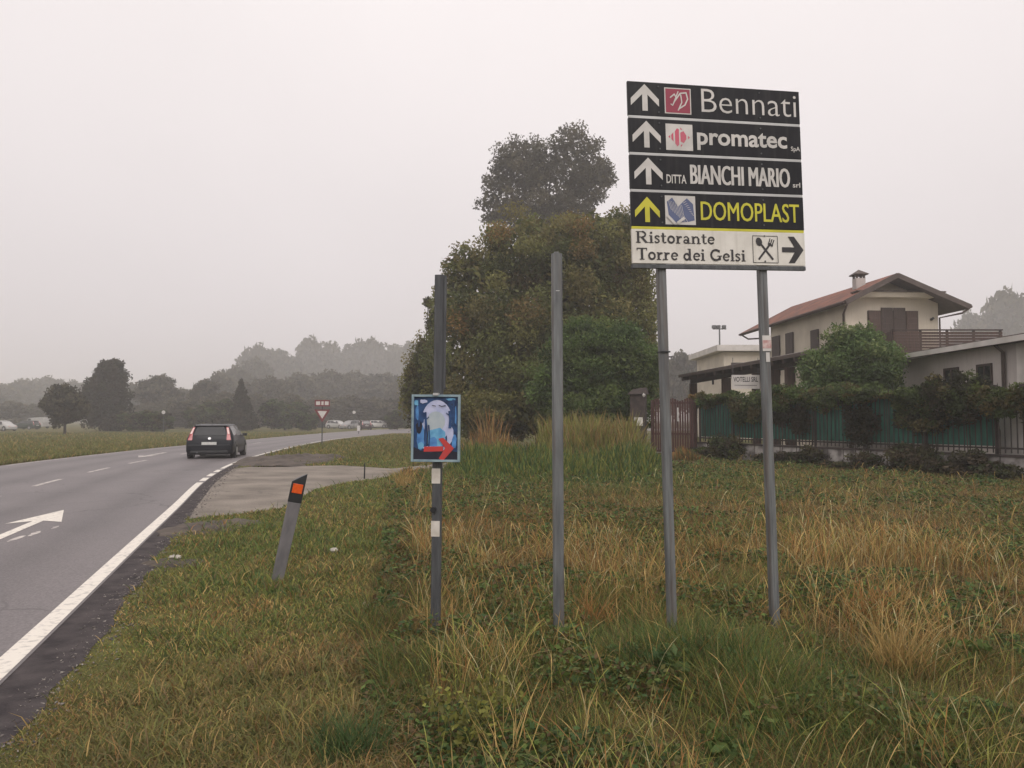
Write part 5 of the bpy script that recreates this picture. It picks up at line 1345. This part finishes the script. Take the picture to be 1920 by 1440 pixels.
# small broad leaves of clover, dock and bindweed among the grass
x, y, r = scatter(300000, 2.2, 30, 1.2, 5, -.60, .80)
n4 = vnoise(x, y, .5, 61)*.6 + vnoise(x, y, 1.7, 62)*.4
k = keep(x, y) & (x > bound(y) - .1) & (n4 + .25*bump_at(x, y, 1300, 1290, .7) > .45)
x, y, n4 = x[k], y[k], n4[k]; n = len(x)
z = .02 + (.05 + .24*np.clip(n4-.45, 0, .4)/.4)*r.random(n)
a = r.normal(size=(n, 3)); a[:, 2] *= .5; a /= np.linalg.norm(a, axis=1)[:, None]
b = r.normal(size=(n, 3)); b[:, 2] *= .5; b -= a*(a*b).sum(1)[:, None]; b /= np.linalg.norm(b, axis=1)[:, None]
L = ((.016 + .022*r.random(n))*(1 + .10*y))[:, None]; P = np.stack([x, y, z], 1)
pal = G_([c_dgreen*1.1, c_green*.9, c_olive*.9, c_green*1.1, c_dgreen*.8, c_brown*.8]); t = pal[r.integers(0, 6, n)]*(.7+.6*r.random((n, 1)))
parts.append((np.stack([P-a*L*.5, P+b*L*.28, P+a*L*.5, P-b*L*.28], 1).reshape(-1, 3), np.arange(n*4).reshape(-1, 4), NO3, np.repeat(t, 4, 0)))
V_, A_, B_, C_ = join(parts)
setp(mesh_np("tall_grass", V_, A_, B_, C_, M['grass']), "tall rough mixed green and straw grass filling the field", "grass", kind='stuff')
# reeds in front of the dark trees
parts = []
for (px0, px1, y0, y1, nn, hh, pal) in ((870, 985, 25, 33, 2000, 2.0, [c_rust*1.1, c_straw*.75, c_brown]), (985, 1225, 23.5, 32.5, 4600, 1.8, [c_ygreen*.9, c_olive*1.2, c_straw*.6]), (835, 1250, 19, 28, 7000, .95, [c_green, c_dgreen, c_ygreen*.8]), (735, 800, 18, 25, 900, .55, [c_straw*.8, c_brown, c_rust]), (1240, 1330, 27, 31.5, 900, .6, [c_brown, c_rust, c_olive])):
    r = np.random.default_rng(px0); y = y0+(y1-y0)*r.random(nn); px = px0+(px1-px0)*r.random(nn); x = (px-960)/F*y
    k = keep(x, y); x, y = x[k], y[k]; n = len(x)
    t = G_(pal)[r.integers(0, len(pal), n)]*(.7+.6*r.random((n, 1)))
    fade = np.clip((y-y0)/(y1-y0)*2.2, .25, 1)*np.clip((px1-px[k])/40, .3, 1)*np.clip((px[k]-px0)/40, .3, 1)*(.6+.7*vnoise(x, y, 1.3, 71))
    parts.append(blades(x, y, fade*hh*(.55+.5*r.random(n)), .022+.012*r.random(n), t*.8, t*1.1, .15+.4*r.random(n)**2, (0, .5, .8, 1), (1, .9, 1.1, 0), px0))
V_, A_, B_, C_ = join(parts)
setp(mesh_np("weeds", V_, A_, B_, C_, M['grass']), "high reedy weeds in rust and yellow green before the dark trees", "weeds", kind='stuff')
# far verge across the road
r = np.random.default_rng(77); nn = 70000
y = 24 + 70*r.random(nn)**1.6; x = np.interp(y, _fy, _fx) - .15 - (y*.5)*r.random(nn)**1.5
x2 = -13 + 10*r.random(22000); y2 = 30 + 53*r.random(22000)     # grass inside the bend
x, y = np.concatenate([x, x2]), np.concatenate([y, y2]); k = ~on_road(x, y) & ~in_poly(x, y); x, y = x[k], y[k]; n = len(x)
t = .35*c_olive + .65*mixcol(r, n, np.stack([.7+0*x, .3+0*x, .5+0*x, 1+0*x, .35+.4*(vnoise(x, y, 4, 51) > .6), .15+0*x, .35+0*x], 1))
h = (.10 + .16*r.random(n))*(.5 + 1.0*vnoise(x, y, 3, 52))
V_, A_, B_, C_ = blades(x, y, h, .012+.0006*y, t*.95, t*1.15, .4+.5*r.random(n), (0, .55, 1), (1, .8, 0), 24)
setp(mesh_np("far_grass", V_, A_, B_, C_, M['grass']), "rough grass on the verges across the road and inside the bend", "grass", kind='stuff')

# single plants that stand out --------------------------------------
def weed(px, py, label, h, n, pal, seed, name="leafy_weed", lf=.06, rad=.16):
    p = gr(px, py); t = thing(name, label, "weed", (p.x, p.y, 0))
    rr = random.Random(seed); cl = [(rr.uniform(-rad, rad), rr.uniform(-rad, rad), h*rr.uniform(.35, .8), rad*.7, rad*.7, h*.25) for _ in range(6)]
    leaf_cloud("foliage", cl, n, lf, pal, t, seed=seed, shell=.2, sub=.4, nsub=20, up_bias=0)
    m = MB()
    for c in cl: m.tube([(0, 0, -.02), (c[0]*.6, c[1]*.6, c[2]*.6), (c[0], c[1], c[2]+h*.15)], [.005, .004, .002], 5)
    m.build("stem", [noise_mat("weed stem", (.12, .14, .05), .7)], t)
LW = [G_((.085, .14, .05)), G_((.11, .16, .06)), G_((.06, .11, .04))]
weed(1215, 1290, "bright green leafy weed below the left sign post", .26, 520, LW, 1)
weed(1310, 1275, "wide green leafy weed between the feet of the two sign posts", .28, 620, LW, 2, rad=.2)
weed(1410, 1300, "green leafy weed below the right sign post", .24, 420, LW, 3)
weed(1385, 1430, "low dark leafy weed at the bottom right of the field", .2, 380, GREEN, 4)
weed(880, 1440, "yellow green branching weed at the bottom centre", .42, 560, [c_ygreen, c_ygreen*.8, c_olive], 5, lf=.035)
weed(1790, 1260, "grey green weed on the right of the field", .22, 380, [c_olive, c_green], 6)
def tuft(px, py, label, h, n, c, seed, rad=.10):
    p = gr(px, py); r = np.random.default_rng(seed)
    x, y = r.normal(size=n)*rad*.5, r.normal(size=n)*rad*.5
    t = G_(c)[None]*(.7+.6*r.random((n, 1)))
    V_, A_, B_, C_ = blades(x, y, h*(.5+.5*r.random(n)), np.full(n, .006), t*.8, t*1.2, .3+.5*r.random(n), (0, .35, .7, 1), (1, .95, .7, 0), seed)
    o = mesh_np("grass_tuft", V_, A_, B_, C_, M['grass']); o.location = p; setp(o, label, "grass tuft")
tuft(655, 1425, "lush dark green grass tuft at the bottom of the mown verge", .26, 240, (.065, .105, .036), 5, .17)
tuft(755, 925, "pale straw grass tuft left of the poster post", .75, 130, tuple(c_straw), 6, .2)
tuft(1690, 1290, "tall straw coloured grass clump right of the sign", .62, 170, tuple(c_straw*.9), 7, .16)
tuft(1645, 1180, "rust coloured grass clump right of the sign", .5, 150, tuple(c_rust*1.2), 8, .18)
tuft(1110, 1190, "rust brown grass clump right of the bare post", .42, 120, tuple(c_rust*1.2), 9, .14)
tuft(960, 1490, "arching yellow straw stems at the bottom edge", .62, 26, tuple(c_straw*1.1), 10, .10)
tuft(816, 1200, "rust and straw grass clump round the foot of the poster post", .40, 120, tuple(c_straw*.8), 13, .16)
tuft(1052, 1222, "dry grass clump at the foot of the bare post", .34, 110, tuple(c_rust*1.1), 14, .15)
tuft(1450, 1195, "dry grass clump at the foot of the right sign post", .36, 110, tuple(c_straw*.75), 15, .15)
tuft(1235, 1205, "straw grass clump at the left sign post", .42, 120, tuple(c_straw*.8), 12, .14)

def stone(px, py, r_, label, seed, flat=.5, name="stone"):
    p = gr(px, py); rr = random.Random(seed); m = MB(); V = []
    n1_, n2_ = 6, 9
    for i in range(n1_+1):
        for j in range(n2_):
            th = math.pi*i/n1_; ph_ = 2*math.pi*j/n2_; k_ = r_*rr.uniform(.8, 1.15)
            V.append((k_*math.sin(th)*math.cos(ph_)*1.3, k_*math.sin(th)*math.sin(ph_), r_*flat*.8 + k_*math.cos(th)*flat))
    m.add(V, [(i*n2_+j, i*n2_+(j+1) % n2_, (i+1)*n2_+(j+1) % n2_, (i+1)*n2_+j)[::-1] for i in range(n1_) for j in range(n2_)])
    o = m.build(name, [M['stone']]); o.location = (p.x, p.y, .02); setp(o, label, "stone")
stone(328, 1050, .06, "flat pale stone on the muddy patch at the road edge", 1, .35)
stone(689, 1143, .035, "small white stone in the verge left of the poster post", 2, .8)
stone(626, 1038, .04, "small white stone on the verge right of the delineator post", 3, .7)
stone(1375, 1302, .035, "pale stone half hidden in the grass below the right sign post", 4, .7)

# ------------------------------------------------------------------ haze
hz = MB(); hz.box(-1510, 1510, -1510, 1510, -1.0, 40.0)
hm = bpy.data.materials.new("haze"); hm.use_nodes = True
hn, hl = hm.node_tree.nodes, hm.node_tree.links
hn.remove(hn["Principled BSDF"])
pv = hn.new("ShaderNodeVolumePrincipled")
pv.inputs["Color"].default_value = (.97, .955, .96, 1)
pv.inputs["Density"].default_value = 0.0017
pv.inputs["Anisotropy"].default_value = 0.3
hl.new(pv.outputs[0], hn["Material Output"].inputs["Volume"])
ho = hz.build("haze", [hm])
setp(ho, "thin pale fog filling the air over field, road and wood", "haze", kind='stuff')
